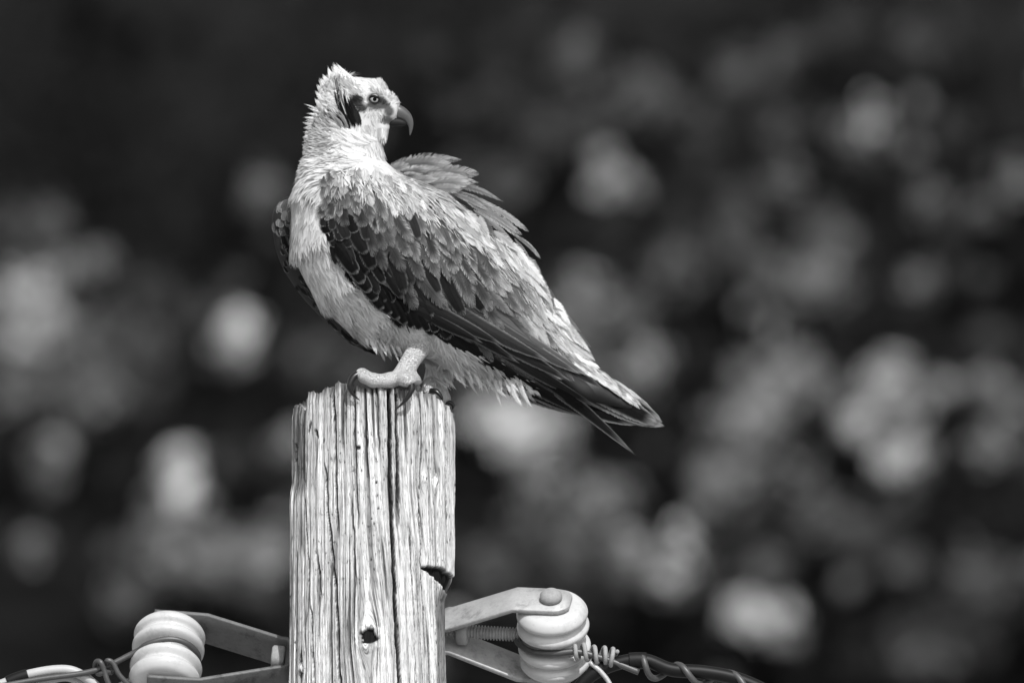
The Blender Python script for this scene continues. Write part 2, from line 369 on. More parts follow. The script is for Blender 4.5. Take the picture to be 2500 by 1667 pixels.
_fl = 'leafy bush further along the same slope, beyond the others'
_rf = np.random.default_rng(31)
FLANK = [(x, y, 420, 380, 'bush', _fl) for x in (-2900, -2250, -1600, -1000, -420, 2930, 3500, 4100, 4750, 5400) for y in (250 + _rf.uniform(-150, 150), 950 + _rf.uniform(-150, 150), 1550 + _rf.uniform(-80, 80))]
def build_bushes():
    global BUSHES, BLOBS
    for (x, y, *_r2) in FLANK:
        for q in range(16): BLOBS.append((x + _rf.normal(0, 190), y + _rf.normal(0, 170), _rf.uniform(20, 60), _rf.uniform(.1, .6)))
    BUSHES = BUSHES + FLANK
    cents = np.array([(b[0], b[1]) for b in BUSHES], float)
    own = [[] for _ in BUSHES]
    for bl in BLOBS:
        own[int(np.argmin(((cents - np.array(bl[:2])) ** 2).sum(1)))].append(bl)
    for bi, (cx, cy, rx, ry, nm, lab) in enumerate(BUSHES):
        rng = np.random.default_rng(100 + bi)
        # distance: where the view ray meets the slope, a little in front of it
        D = 60.0
        while True:
            p = ray_point(cx, cy + ry * 0.75, D)
            if p[2] <= float(hill_h(np.array(p[0]), np.array(p[1]))) + 0.02 or D > 130: break
            D += 0.25
        base_p = ray_point(cx, cy + ry * 0.75, D); base_p[2] = float(hill_h(np.array(base_p[0]), np.array(base_p[1])))
        D -= 0.3; s = D / D0 * K
        root = empty(nm, tuple(base_p), lab, nm, 'bushes further along the slope' if lab == _fl else 'blurred bushes and trees on the slope')
        cw = ray_point(cx, cy, D)
        # stems
        parts = []
        for q in range(6):
            a = rng.uniform(0, 6.28); tip = cw + np.array([math.cos(a) * rx * s * .6, math.sin(a) * .4, rng.uniform(-.2, .6) * ry * s])
            start = base_p + np.array([rng.normal(0, .05), rng.normal(0, .05), -0.1]); mid = (start + tip) / 2 + rng.normal(0, .08, 3)
            pts = smooth_path([start, mid, tip], 5); v, f, t = tube(pts, np.linspace(0.05, 0.012, len(pts)), 7); parts.append((v, f, t))
        V, Q, T = join_geo(parts)
        st = obj('trunk', mesh_np('trunk', V, [Q, T]), M_BARK); keep(st, root)
        # crown: dark leaves through the volume + pale sprays, sunlight put into leaf colour
        cen = []; tone = []; size = []
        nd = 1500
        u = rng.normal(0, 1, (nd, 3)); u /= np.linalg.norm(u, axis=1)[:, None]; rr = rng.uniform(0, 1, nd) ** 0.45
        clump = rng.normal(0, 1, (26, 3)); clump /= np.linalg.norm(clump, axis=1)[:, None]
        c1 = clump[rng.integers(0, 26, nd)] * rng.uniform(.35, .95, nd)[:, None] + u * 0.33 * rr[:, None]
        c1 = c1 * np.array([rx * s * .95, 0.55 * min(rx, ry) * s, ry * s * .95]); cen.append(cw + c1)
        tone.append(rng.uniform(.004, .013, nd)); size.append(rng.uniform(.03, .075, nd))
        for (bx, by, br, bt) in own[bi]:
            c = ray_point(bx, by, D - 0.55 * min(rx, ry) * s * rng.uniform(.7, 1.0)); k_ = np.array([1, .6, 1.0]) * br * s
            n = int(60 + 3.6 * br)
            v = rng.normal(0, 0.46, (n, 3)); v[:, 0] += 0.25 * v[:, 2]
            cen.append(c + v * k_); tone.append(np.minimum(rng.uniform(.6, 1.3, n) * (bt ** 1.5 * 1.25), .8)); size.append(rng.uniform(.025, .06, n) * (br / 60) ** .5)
        cen = np.concatenate(cen); tone = np.concatenate(tone); size = np.concatenate(size); n = len(cen)
        a = rng.normal(0, 1, (n, 3)) ; a /= np.linalg.norm(a, axis=1)[:, None]
        nz = np.array(SUN_DIR) + rng.normal(0, .75, (n, 3)); nz /= np.linalg.norm(nz, axis=1)[:, None]
        a = a - nz * (a * nz).sum(1)[:, None]; a /= np.linalg.norm(a, axis=1)[:, None]; b_ = np.cross(nz, a)
        S = size[:, None]
        V = np.stack([cen - a * S, cen + b_ * S * .45 - a * S * .1, cen + a * S, cen - b_ * S * .45 - a * S * .1, ], 1)
        F = np.arange(n * 4).reshape(n, 4)
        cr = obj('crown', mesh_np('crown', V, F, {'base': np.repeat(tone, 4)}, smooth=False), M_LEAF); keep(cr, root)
build_bushes()

# ------------------------------------------------------------------ utility pole
def pole_mat():
    m, nt, b = new_mat('weathered_wood'); uv = N(nt, 'ShaderNodeUVMap', uv_map='UVMap').outputs[0]
    sp = N(nt, 'ShaderNodeSeparateXYZ'); nt.links.new(uv, sp.inputs[0]); s, z = sp.outputs[0], sp.outputs[1]   # px
    def st(fs, fz, seed, det=3): return noise(nt, comb(nt, math_n(nt, 'MULTIPLY', s, fs), math_n(nt, 'MULTIPLY', z, fz), seed), 1.0, det, 0.6)
    fib = st(0.45, 0.008, 3.0, 4); fine = st(0.9, 0.03, 9.0, 2); band = st(0.04, 0.004, 21.0, 3); fleck = st(0.16, 0.045, 33.0, 3)
    c = math_n(nt, 'ADD', 0.44, math_n(nt, 'MULTIPLY', maprange(nt, fib, 0.3, 0.7), 0.34))
    c = math_n(nt, 'MULTIPLY', c, maprange(nt, band, 0.3, 0.7, 0.78, 1.15))
    c = math_n(nt, 'MULTIPLY', c, maprange(nt, fine, 0.35, 0.5, 0.36, 1.0))
    dk = math_n(nt, 'MULTIPLY', maprange(nt, fleck, 0.60, 0.70), attr(nt, 'fleck'))
    c = math_n(nt, 'MULTIPLY', c, math_n(nt, 'SUBTRACT', 1.0, math_n(nt, 'MULTIPLY', dk, 0.78)))
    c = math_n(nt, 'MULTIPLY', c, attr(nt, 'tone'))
    nt.links.new(c, b.inputs['Base Color']); b.inputs['Roughness'].default_value = 0.8; b.inputs['Specular IOR Level'].default_value = 0.2
    h = math_n(nt, 'ADD', math_n(nt, 'MULTIPLY', fib, 0.6), math_n(nt, 'ADD', math_n(nt, 'MULTIPLY', fine, 0.4), math_n(nt, 'MULTIPLY', dk, -0.5)))
    bump(nt, b, h, 0.9, 0.0022)
    return m
PXC = 909.0; PR = 200.0      # pole axis (photo x) and radius, px
POLE_X = (PXC - 1250) * K
def build_pole():
    fr = np.linspace(-1.72, 1.72, 760); bk = np.linspace(1.72, 2 * math.pi - 1.72, 142)[1:-1]
    th = np.concatenate([fr, bk]); m = len(th)
    thw = (th + math.pi) % (2 * math.pi) - math.pi
    xs = PXC + PR * np.sin(thw)
    # rim height (photo y) along the front
    tx = [700, 709, 712, 738, 746, 749, 760, 800, 812, 820, 845, 870, 960, 1000, 1030, 1062, 1085, 1098, 1106, 1115]
    ty = [1002, 1000, 993, 1000, 1003, 968, 962, 946, 950, 941, 938, 943, 946, 952, 956, 962, 980, 995, 1010, 1014]
    rim = np.interp(xs, tx, ty) + 9 * (vn(xs / 6, xs * 0, 5) - .5) + 14 * (vn(xs / 17, xs * 0, 6) - .6) * (xs < 850) + 5 * (vn(xs / 2.5, xs * 0, 8) - .5)
    front = np.cos(thw) > -0.15
    rim = np.where(front, rim, np.interp(xs, [700, 760, 909, 1060, 1115], [1008, 965, 950, 960, 1016]) + 10 * (vn(thw * 30, xs * 0, 7) - .5))
    y0 = -PR * K * np.cos(thw)
    ztop = TGT[2] + ((833.5 - rim) * K + math.sin(ELEV) * y0) / math.cos(ELEV)
    zb = TGT[2] + (833.5 - 1720) * K / math.cos(ELEV) - 0.03
    nr = 255
    tt = np.linspace(0, 1, nr) ** 1.05
    Z = ztop[None] * (1 - tt[:, None]) + zb * tt[:, None]
    YY = (833.5 - ((Z - TGT[2]) * math.cos(ELEV) - math.sin(ELEV) * y0[None]) / K)      # photo y of each vertex
    S = np.broadcast_to(thw[None] * PR, Z.shape).copy(); X = np.broadcast_to(xs[None], Z.shape)
    F = np.broadcast_to(front[None], Z.shape).astype(float)
    def s_of(px): return PR * math.asin(max(-0.999, min(0.999, (px - PXC) / PR)))
    # grain bends round the knots (flow past a cylinder)
    W = S.copy() + 5 * (vn(S / 90, YY / 170, 41) - .5) + 0.012 * (YY - 1300) * 0
    W = S - 0.055 * (YY - 1300) * sst(-120, 0, S) * 1.0 + 4 * (vn(S / 60, YY / 150, 41) - .5)
    for kx, ky, a in ((903, 1547, 24), (1036, 1170, 15), (1066, 1178, 16), (737, 1625, 16), (880, 1090, 8)):
        ds = S - s_of(kx); dz = (YY - ky) * 0.33
        W = W - ds * a * a / (ds * ds + dz * dz + a * a * 0.5) * 0.9
    g1 = vn(W / 15, YY / 420, 1); g2 = vn(W / 6, YY / 240, 2); g3 = vn(W / 2.6, YY / 110, 3)
    disp = 4.5 * (g1 - .5) + 4.2 * (g2 - .5) + 3.2 * (g3 - .5)
    thin = sst(.74, .86, vn(W / 5.5, YY / 500, 12)) * sst(.35, .6, vn(W / 20, YY / 200, 13)); disp -= 7 * thin
    disp -= 3.0 * (1 - np.abs(2 * vn(W / 9, YY / 330, 17) - 1)) ** 6
    tone = 1.0 - 0.55 * thin
    def crack(pts, wd, dep, tn=0.4):
        nonlocal disp, tone
        pts = np.array(pts, float); cx = np.interp(YY, pts[:, 1], pts[:, 0], left=-9999, right=-9999)
        ok = cx > 0; cs = PR * np.arcsin(np.clip((np.where(ok, cx, PXC) - PXC) / PR, -.999, .999))
        cs = cs + 3 * (vn(YY / 22, YY * 0, int(pts[0, 0])) - .5)
        fade = sst(0, 60, YY - pts[0, 1] + (60 if pts[0, 1] < 990 else 0)) * sst(0, 80, pts[-1, 1] - YY + (80 if pts[-1, 1] > 1660 else 0))
        k_ = (1 - sst(wd * .55, wd, np.abs(S - cs))) * ok * F * fade
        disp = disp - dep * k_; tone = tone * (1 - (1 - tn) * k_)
    crack([(951, 940), (955, 1100), (959, 1300), (968, 1480), (982, 1760)], 6.0, 50, .3)
    crack([(968, 960), (972, 1100), (974, 1200), (974, 1290)], 5.2, 36, .5)
    crack([(815, 930), (820, 1100), (826, 1320)], 4.5, 22, .4)
    crack([(793, 1120), (808, 1280), (824, 1470), (838, 1760)], 4.5, 22, .4)
    crack([(745, 1200), (752, 1330), (762, 1500), (774, 1760)], 4, 18, .45)
    crack([(893, 930), (897, 1080), (903, 1200)], 3.5, 14, .5)
    crack([(866, 950), (872, 1150), (880, 1300)], 2.6, 10, .55)
    crack([(922, 935), (930, 1120)], 2.6, 10, .55)
    crack([(1092, 985), (1097, 1130), (1102, 1330)], 2.5, 10, .5); crack([(1086, 1000), (1090, 1150), (1096, 1330)], 2.2, 8, .5)
    crack([(1064, 1380), (1066, 1480), (1075, 1530)], 3.2, 16, .3)
    crack([(1022, 1180), (1030, 1400), (1042, 1620)], 2.6, 10, .5); crack([(1000, 1250), (1012, 1500), (1020, 1700)], 2.4, 9, .55)
    crack([(776, 1330), (784, 1430), (788, 1470)], 5, 10, .55)
    crack([(860, 1200), (868, 1330), (872, 1450)], 2.6, 9, .6); crack([(932, 1290), (944, 1420), (952, 1480)], 2.8, 9, .6)
    # missing splinter at the left edge: the outer shell is gone above y = 1200
    lf = (1 - sst(741, 748, X)) * F * (1 - sst(1150, 1230, YY)); disp -= 9 * lf; tone *= 1 - .38 * lf * sst(.35, .6, vn(W / 4, YY / 90, 19))
    lf2 = (1 - sst(735, 762, X)) * F * sst(1180, 1300, YY) * sst(.45, .62, vn(W / 7, YY / 180, 23)); tone *= 1 - .55 * lf2; disp -= 2 * lf2
    # dark hole by the left edge
    def pit(px, py, a, b_, ang, dep, tn, rag=.35):
        nonlocal disp, tone
        ds = S - s_of(px); dz = YY - py; c, s_ = math.cos(ang), math.sin(ang); u = ds * c + dz * s_; v = -ds * s_ + dz * c
        r = np.sqrt((u / a) ** 2 + (v / b_) ** 2) + rag * (vn(S / 5, YY / 5, int(px)) - .5)
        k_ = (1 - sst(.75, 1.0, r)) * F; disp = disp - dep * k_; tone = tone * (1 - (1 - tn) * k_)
        return r
    pit(714, 1103, 20, 24, .3, 10, .02)
    pit(776, 1058, 6, 16, -.5, 4, .25); pit(757, 1040, 5, 16, .3, 3, .35); pit(792, 1074, 4, 9, .5, 3, .35); pit(748, 1165, 2.5, 26, 0, 9, .12); pit(721, 1165, 7, 34, -.08, 7, .2)
    r = pit(903, 1547, 21, 20, 0, 9, .025, .6); ring = np.exp(-((r - 1.35) / .3) ** 2) * F; disp = disp + 3.5 * ring; tone = tone * (1 + .35 * ring)  # dark knot, blackened further where fill light lifts its shade
    for kx, ky, a in ((1034, 1165, 11), (1064, 1175, 12), (737, 1622, 12)):
        ds = S - s_of(kx); dz = YY - ky; r = np.sqrt((ds / a) ** 2 + (dz / (a * 1.3)) ** 2)
        disp = disp + 6 * (1 - sst(.3, 1.2, r)) * F + 3 * (vn(S / 4, YY / 4, 77) - .5) * (r < 1.3); tone = tone * (1 + .3 * (1 - sst(.5, 1.3, r)) * F)
    for kx, ky, a in ((1040, 1168, 5), (1068, 1181, 5), (921, 1175, 3), (926, 1238, 3), (910, 1262, 2.4), (877, 1090, 6), (735, 1640, 6)): pit(kx, ky, a, a, 0, 6, .15, .2)
    # burnt gouge on the right edge, blackened further against fill light, and the wasted wood under it
    gx = np.interp(YY, [1376, 1395, 1420, 1445], [1050, 1076, 1096, 1110])
    dz = YY - np.interp(X, [1030, 1060, 1090, 1115], [1381, 1391, 1408, 1432]); hh = np.interp(X, [1028, 1045, 1080, 1100, 1116], [0.1, 9, 22, 24, 20])
    k_ = (1 - sst(.7, 1.0, np.abs(dz) / hh + .25 * (vn(S / 12, YY / 14, 61) - .5))) * F * (X > 1030); disp = disp - 13 * k_; tone = tone * (1 - .99 * k_)
    inset = sst(1405, 1470, YY) * (1 - sst(1640, 1760, YY) * .4) * sst(1062, 1100, X); disp = disp - 24 * inset
    tone = tone * (1 - .3 * inset * (1 - sst(1530, 1560, YY)))
    # weathered top: fibres worn short, end stains
    tp = 1 - sst(0, 45, YY - rim[None]); disp = disp - 3.5 * tp ** 2 + 2.5 * tp * (vn(W / 3, YY / 14, 71) - .5); tone = tone * (1 - .22 * tp * vn(W / 6, YY / 30, 72))
    tone = tone * (1 - .18 * (1 - sst(1000, 1180, YY)) * vn(W / 30, YY / 120, 83))
    fleck = np.clip(.35 + .9 * sst(.4, .7, vn(W / 45, YY / 190, 91)), 0, 1)
    tone = tone * (1 - .6 * sst(1.3, 5.0, -disp)) * (1 - .3 * sst(.58, .78, vn(W / 3.0, YY / 300, 97))) * (1 - .22 * sst(.6, .85, vn(W / 11, YY / 500, 98)))  # grooves painted darker with depth: grime plus shade lost to the frontal sun
    Rr = (PR + disp) * K
    Xw = POLE_X + Rr * np.sin(thw); Yw = -Rr * np.cos(thw)
    V = [np.stack([Xw, Yw, Z], -1).reshape(-1, 3)]
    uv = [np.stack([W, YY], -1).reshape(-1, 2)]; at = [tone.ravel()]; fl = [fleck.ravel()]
    faces = [grid_faces(nr, m, True)[:, ::-1]]
    # down to the ground
    zs = np.linspace(zb, -0.5, 9)[1:]; off = nr * m; last = (nr - 1) * m + np.arange(m)
    low = [np.stack([Xw[-1] * 1.0 + (Xw[-1] - POLE_X) * .02 * i, Yw[-1] * (1 + .02 * i), np.full(m, z)], -1) for i, z in enumerate(zs, 1)]
    V.append(np.concatenate(low)); uv.append(np.concatenate([np.stack([W[-1], YY[-1] + (zb - z) / K], -1) for z in zs])); at.append(np.ones(m * len(zs))); fl.append(np.ones(m * len(zs)) * .5)
    idx = np.concatenate([last, off + np.arange(m * len(zs))]); g = grid_faces(len(zs) + 1, m, True)[:, ::-1]; faces.append(idx[g])
    # end grain
    off2 = off + m * len(zs); rings = [0.93, 0.8, 0.6, 0.4, 0.2]
    for q, rr in enumerate(rings):
        zt = ztop * (rr) + (ztop.mean() - .004) * (1 - rr) - 0.006 + 0.004 * (vn(xs / 9, thw * 4 + q, 55) - .5)
        V.append(np.stack([POLE_X + (Xw[0] - POLE_X) * rr, Yw[0] * rr, zt], -1)); uv.append(np.stack([thw * 40 * rr, np.full(m, 900 + 50 * rr)], -1)); at.append(np.full(m, .75)); fl.append(np.full(m, .8))
    idx = np.concatenate([np.arange(m), off2 + np.arange(m * len(rings))]); faces.append(idx[grid_faces(len(rings) + 1, m, True)])
    c0 = off2 + m * len(rings); V.append(np.array([[POLE_X, 0, ztop.mean() - .01]])); uv.append(np.zeros((1, 2))); at.append(np.array([.7])); fl.append(np.array([.8]))
    j = np.arange(m); lr = off2 + m * (len(rings) - 1); tri = np.stack([lr + j, lr + (j + 1) % m, np.full(m, c0)], -1)
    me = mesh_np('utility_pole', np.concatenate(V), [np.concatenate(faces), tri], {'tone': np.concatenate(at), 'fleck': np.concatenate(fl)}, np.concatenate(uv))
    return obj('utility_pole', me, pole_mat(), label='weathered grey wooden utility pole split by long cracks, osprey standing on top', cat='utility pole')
build_pole()

# ------------------------------------------------------------------ osprey
BD = -60.0     # depth of the bird's mid plane
osprey = empty('osprey', tuple(P(np.array([960, 940, BD]))), 'ruffled osprey standing on the pole top, head turned back over its shoulder', 'osprey')
FLOOR = None
def body_geo():
    d = BD; L = []
    L.append(loft([(846, 330, d, 60, 50), (844, 385, d, 93, 80), (842, 442, d, 128, 118), (868, 526, d, 180, 154), (922, 600, d, 203, 168), (985, 655, d, 206, 170),
                   (1090, 722, d, 176, 156), (1190, 790, d, 134, 126), (1290, 858, d + 5, 88, 92), (1390, 918, d + 10, 52, 66), (1480, 966, d + 14, 26, 44), (1545, 996, d + 16, 12, 28)], 40))
    L.append(loft([(850, 440, d, 110, 90), (844, 392, d, 94, 80), (847, 350, d, 88, 72), (853, 316, d, 80, 64), (862, 280, d, 76, 60), (871, 248, d, 82, 60), (873, 220, d, 76, 56), (872, 203, d, 62, 44), (872, 194, d, 38, 26), (872, 189, d, 10, 8)], 32))
    L.append(loft([(880, 300, d, 30, 44), (915, 312, d, 28, 36), (938, 312, d, 18, 24), (950, 306, d, 8, 12)], 20))          # chin
    L.append(loft([(870, 252, d, 58, 50), (915, 258, d, 52, 44), (945, 270, d, 38, 33), (962, 277, d, 27, 25), (970, 279, d, 14, 14)], 24))
    L.append(loft([(872, 228, d, 12, 56), (892, 226, d, 11, 57), (914, 225, d, 9, 53), (938, 233, d, 9, 43), (954, 247, d, 8, 30)], 16))          # brow
    # near thigh, tarsus, toes
    L.append(loft([(960, 740, -100, 75, 55), (1010, 790, -108, 50, 44), (1036, 820, -116, 33, 31), (1026, 845, -134, 28, 27), (1008, 872, -158, 25, 25), (990, 902, -186, 24, 24), (980, 924, -202, 28, 26)], 20))
    def toe(p, r): L.append(tube(smooth_path(p, 5), np.interp(np.linspace(0, 1, (len(p) - 1) * 5 + 1), np.linspace(0, 1, len(r)), r), 14))
    toe([(985, 918, -198), (950, 928, -218), (910, 928, -230), (886, 917, -234), (872, 920, -234)], [24, 19, 21, 17, 20, 16, 20, 19, 13])
    toe([(980, 918, -202), (988, 926, -230), (1000, 930, -240), (1006, 939, -242)], [24, 18, 20, 16, 18, 13])
    toe([(990, 918, -194), (1012, 924, -176), (1022, 936, -161)], [20, 15, 10])
    toe([(975, 920, -196), (955, 934, -186), (945, 944, -166)], [20, 15, 11])
    # far thigh, tarsus, toes
    L.append(loft([(1010, 770, 10, 70, 50), (1060, 830, 10, 52, 44), (1072, 880, -5, 34, 34), (1064, 920, -20, 26, 25), (1056, 944, -34, 24, 24)], 20))
    toe([(1056, 938, -44), (1046, 948, -72), (1046, 954, -94), (1054, 958, -106)], [22, 17, 15, 10])
    toe([(1056, 938, -44), (1076, 956, -44), (1088, 974, -44), (1092, 984, -44)], [20, 17, 15, 10])
    toe([(1056, 938, -44), (1040, 946, -34), (1020, 952, -24)], [20, 15, 11])
    return join_geo(L)
def make_body():
    V, Q, T = body_geo(); me = mesh_np('body', P(V), [Q, T])
    o = bpy.data.objects.new('tmp', me); COL.objects.link(o)
    r = o.modifiers.new('r', 'REMESH'); r.mode = 'VOXEL'; r.voxel_size = 0.0026
    s = o.modifiers.new('s', 'SMOOTH'); s.factor = 0.5; s.iterations = 5
    dg = bpy.context.evaluated_depsgraph_get(); me2 = bpy.data.meshes.new_from_object(o.evaluated_get(dg)); me2.name = 'body'
    bpy.data.objects.remove(o); return me2
BODY = make_body()
nv = len(BODY.vertices); co = np.zeros(nv * 3, np.float32); BODY.vertices.foreach_get('co', co); co = co.reshape(-1, 3).astype(float)
nr_ = np.zeros(nv * 3, np.float32); BODY.vertices.foreach_get('normal', nr_); nr_ = nr_.reshape(-1, 3).astype(float)
bpx = Pinv(co)
BODY.polygons.foreach_set('use_smooth', np.ones(len(BODY.polygons), bool))

def seg_dist(p, a, b):
    a = np.array(a, float); b = np.array(b, float); t = np.clip(((p - a) @ (b - a)) / ((b - a) @ (b - a)), 0, 1)
    return np.linalg.norm(p - a - t[:, None] * (b - a), axis=1)
def skin_mask(p):
    near = (p[:, 1] > 828) & (seg_dist(p, (1034, 828, -120), (980, 930, -200)) < 40)
    foot = ((p[:, 1] > 902) & ((p[:, 2] < -100) | (p[:, 1] > 924))) | ((p[:, 1] > 880) & (p[:, 2] < -140))
    foot = foot & (p[:, 0] < 1115) & ~((p[:, 0] > 1105))
    return (near | foot).astype(float)

# fields: control points (x, y, angle deg [0 right, 90 down], length, width, tone, lift deg)
PL = np.array([
 (950, 215, 300, 15, 4.5, 0.688, 40), (925, 192, 285, 15, 4.5, 0.688, 40), (890, 188, 235, 15, 4.5, 0.688, 18), (850, 195, 225, 39.1, 6, 0.688, 16), (822, 195, 245, 52, 7, 0.688, 14), (800, 225, 236, 46, 7, 0.645, 16), (780, 260, 222, 40, 7, 0.6192, 20),
 (960, 250, 320, 25.3, 6, 0.6708, 25), (930, 225, 250, 25.3, 6, 0.688, 14), (900, 215, 215, 15, 4.5, 0.688, 12), (860, 230, 225, 34.5, 6, 0.645, 12),
 (765, 300, 205, 46, 9, 0.5332, 24), (790, 310, 215, 44, 9, 0.5, 16), (830, 300, 235, 40, 8, 0.602, 12), (750, 345, 190, 44, 10, 0.5676, 20), (800, 350, 200, 46, 11, 0.5848, 14), (750, 385, 170, 44, 10, 0.602, 14),
 (880, 300, 95, 30, 6, 0.6708, 12), (915, 290, 85, 29.9, 6, 0.6708, 16), (935, 325, 98, 34, 6, 0.6708, 20), (905, 340, 85, 34, 7, 0.688, 16), (860, 350, 150, 44, 10, 0.6536, 12), (910, 380, 60, 44, 10, 0.7052, 12), (850, 395, 190, 46, 11, 0.6192, 12), (800, 400, 170, 48, 11, 0.6708, 10),
 (740, 430, 130, 44, 11, 0.6708, 12), (715, 480, 118, 44, 11, 0.6708, 14), (760, 480, 95, 46, 11, 0.6708, 8), (700, 540, 110, 46, 11, 0.6536, 16), (745, 560, 80, 46, 12, 0.6536, 10), (730, 640, 75, 46, 12, 0.71208, 14), (790, 660, 60, 48, 12, 0.6923, 12),
 (830, 740, 55, 50, 12, 0.65274, 14), (890, 790, 52, 50, 12, 0.63296, 12), (900, 840, 55, 54, 11, 0.61318, 14), (950, 870, 62, 52, 9, 0.5934, 12), (960, 800, 70, 44, 10, 0.5934, 8), (1030, 800, 80, 22, 9, 0.61318, 3),  # lower breast and belly tones raised to offset shade on downward faces
 (1090, 850, 60, 60, 8, 0.61318, 18), (1080, 900, 75, 60, 8, 0.61318, 12), (1160, 880, 55, 60, 9, 0.516, 10), (1250, 920, 50, 60, 10, 0.4988, 8), (1350, 950, 40, 50, 10, 0.02, 4), (1500, 985, 35, 60, 10, 0.02, 4),
 (1000, 440, 60, 40, 10, 0.516, 8), (1150, 540, 50, 50, 12, 0.5, 8), (1300, 680, 52, 60, 12, 0.516, 8), (1000, 600, 60, 50, 14, 0.15, 4), (1200, 750, 50, 60, 14, 0.15, 4), (1400, 860, 48, 60, 12, 0.5, 6)], float)
def idw(ctrl, q, cols, ang_col=None, pw=3.0):
    out = np.zeros((len(q), len(cols))); 
    for s in range(0, len(q), 4000):
        d2 = ((q[s:s + 4000, None, :2] - ctrl[None, :, :2]) ** 2).sum(-1) + 60.0
        w_ = d2 ** (-pw / 2 * 1.4); w_ /= w_.sum(1)[:, None]
        for i, c in enumerate(cols):
            if c == ang_col:
                a = np.radians(ctrl[:, c]); out[s:s + 4000, i] = np.arctan2(w_ @ np.sin(a), w_ @ np.cos(a))
            else: out[s:s + 4000, i] = w_ @ ctrl[:, c]
    return out
def tone_spots(q, base, hard=1.0):
    """dark markings of the head: eye mask, stripe from crest to neck, grey nape, buff streaks"""
    t = base.copy()
    for x, y, a, b_, ang, v in ((872, 246, 20, 15, -.2, .025), (880, 262, 20, 13, .4, .04), (938, 255, 19, 13, .6, .06), (934, 246, 13, 9, .9, .05), (914, 260, 26, 9, .15, .08), (913, 242, 20, 17, 0, .02),
                              (846, 262, 40, 13, 1.2, .01), (862, 284, 24, 11, 1.25, .01), (838, 294, 12, 20, .2, .02), (828, 226, 34, 8, 1.15, .10), (818, 190, 34, 5, 1.3, .25), (808, 290, 26, 12, 1.15, .16), (785, 284, 24, 9, .9, .30),
                              (800, 352, 46, 6, -.1, .40), (770, 352, 30, 7, .15, .42), (758, 303, 24, 7, .5, .40), (947, 294, 15, 12, .3, .14), (950, 272, 14, 14, 0, .10), (830, 388, 50, 5, -.05, .46), (775, 372, 26, 6, -.1, .46), (820, 328, 34, 5, -.4, .5)):
        dx = q[:, 0] - x; dy = q[:, 1] - y; c, s = math.cos(ang), math.sin(ang); r = np.sqrt(((dx * c + dy * s) / a) ** 2 + ((-dx * s + dy * c) / b_) ** 2)
        k_ = 1 - sst(.6, 1.15, r); t = t * (1 - k_) + v * k_
    return t
fld = idw(PL, bpx[:, :2], [5])[:, 0]
skin = skin_mask(bpx); base_t = tone_spots(bpx, fld) * .72
for nm, v in (('base', base_t), ('skin', skin)):
    at_ = BODY.attributes.new(nm, 'FLOAT', 'POINT'); at_.data.foreach_set('value', v.astype(np.float32))
body = obj('body', BODY, M_BODY); keep(body, osprey)
bvh = BVHTree.FromPolygons([Vector(c) for c in co], [tuple(p.vertices) for p in BODY.polygons])

# depth maps of the body seen from the front and from behind
GX = np.arange(600, 1700, 5.0); GY = np.arange(120, 1140, 5.0)
def depth_map(front):
    H = np.full((len(GY), len(GX)), np.nan)
    for i, y in enumerate(GY):
        for j, x in enumerate(GX):
            a = Vector(P(np.array([x, y, -900.0 if front else 900.0]))); d = (a - Vector(CAM)).normalized() * (1 if front else -1)
            h = bvh.ray_cast(a, d, 1.2)
            if h[0] is not None: H[i, j] = Pinv(np.array(h[0]))[2]
    return H
def fill(H, mid):
    ok = ~np.isnan(H); G = np.where(ok, H, mid)
    for _ in range(160):
        A = np.pad(G, 1, mode='edge'); B = (A[:-2, 1:-1] + A[2:, 1:-1] + A[1:-1, :-2] + A[1:-1, 2:]) / 4; G = np.where(ok, H, B)
    for _ in range(10):
        A = np.pad(G, 1, mode='edge'); G = (A[:-2, 1:-1] + A[2:, 1:-1] + A[1:-1, :-2] + A[1:-1, 2:] + 2 * G) / 6
    return np.where(ok, (np.minimum if mid > BD else np.maximum)(G, H), G)
H0 = depth_map(True); HF = fill(H0, BD + 5); HB = fill(depth_map(False), BD - 5)
def samp(G, x, y):
    fx = np.clip((x - GX[0]) / 5, 0, len(GX) - 1.001); fy = np.clip((y - GY[0]) / 5, 0, len(GY) - 1.001); i = fy.astype(int); j = fx.astype(int); u = fx - j; v = fy - i
    return (G[i, j] * (1 - u) + G[i, j + 1] * u) * (1 - v) + (G[i + 1, j] * (1 - u) + G[i + 1, j + 1] * u) * v

# ---- small contour feathers (cannot be counted): one part
def in_poly(q, poly):
    poly = np.array(poly, float); x, y = q[:, 0], q[:, 1]; c = np.zeros(len(q), bool); j = len(poly) - 1
    for i in range(len(poly)):
        xi, yi = poly[i]; xj, yj = poly[j]
        c ^= ((yi > y) != (yj > y)) & (x < (xj - xi) * (y - yi) / (yj - yi + 1e-12) + xi); j = i
    return c
WING_POLY = [(783, 440), (800, 420), (835, 408), (900, 420), (1000, 445), (1090, 485), (1180, 540), (1290, 630), (1370, 745), (1440, 865), (1330, 900), (1230, 850), (1130, 800), (1060, 795), (990, 785), (930, 750), (870, 690), (815, 615), (788, 540)]
WING_IN = [(786, 500), (790, 450), (832, 414), (900, 424), (1000, 446), (1090, 487), (1180, 550), (1280, 640), (1350, 740), (1420, 850), (1500, 930), (1620, 1000), (1620, 1080), (1440, 1000), (1330, 945), (1230, 885), (1130, 842), (1060, 802), (990, 792), (930, 758), (870, 695), (815, 610), (790, 545)]
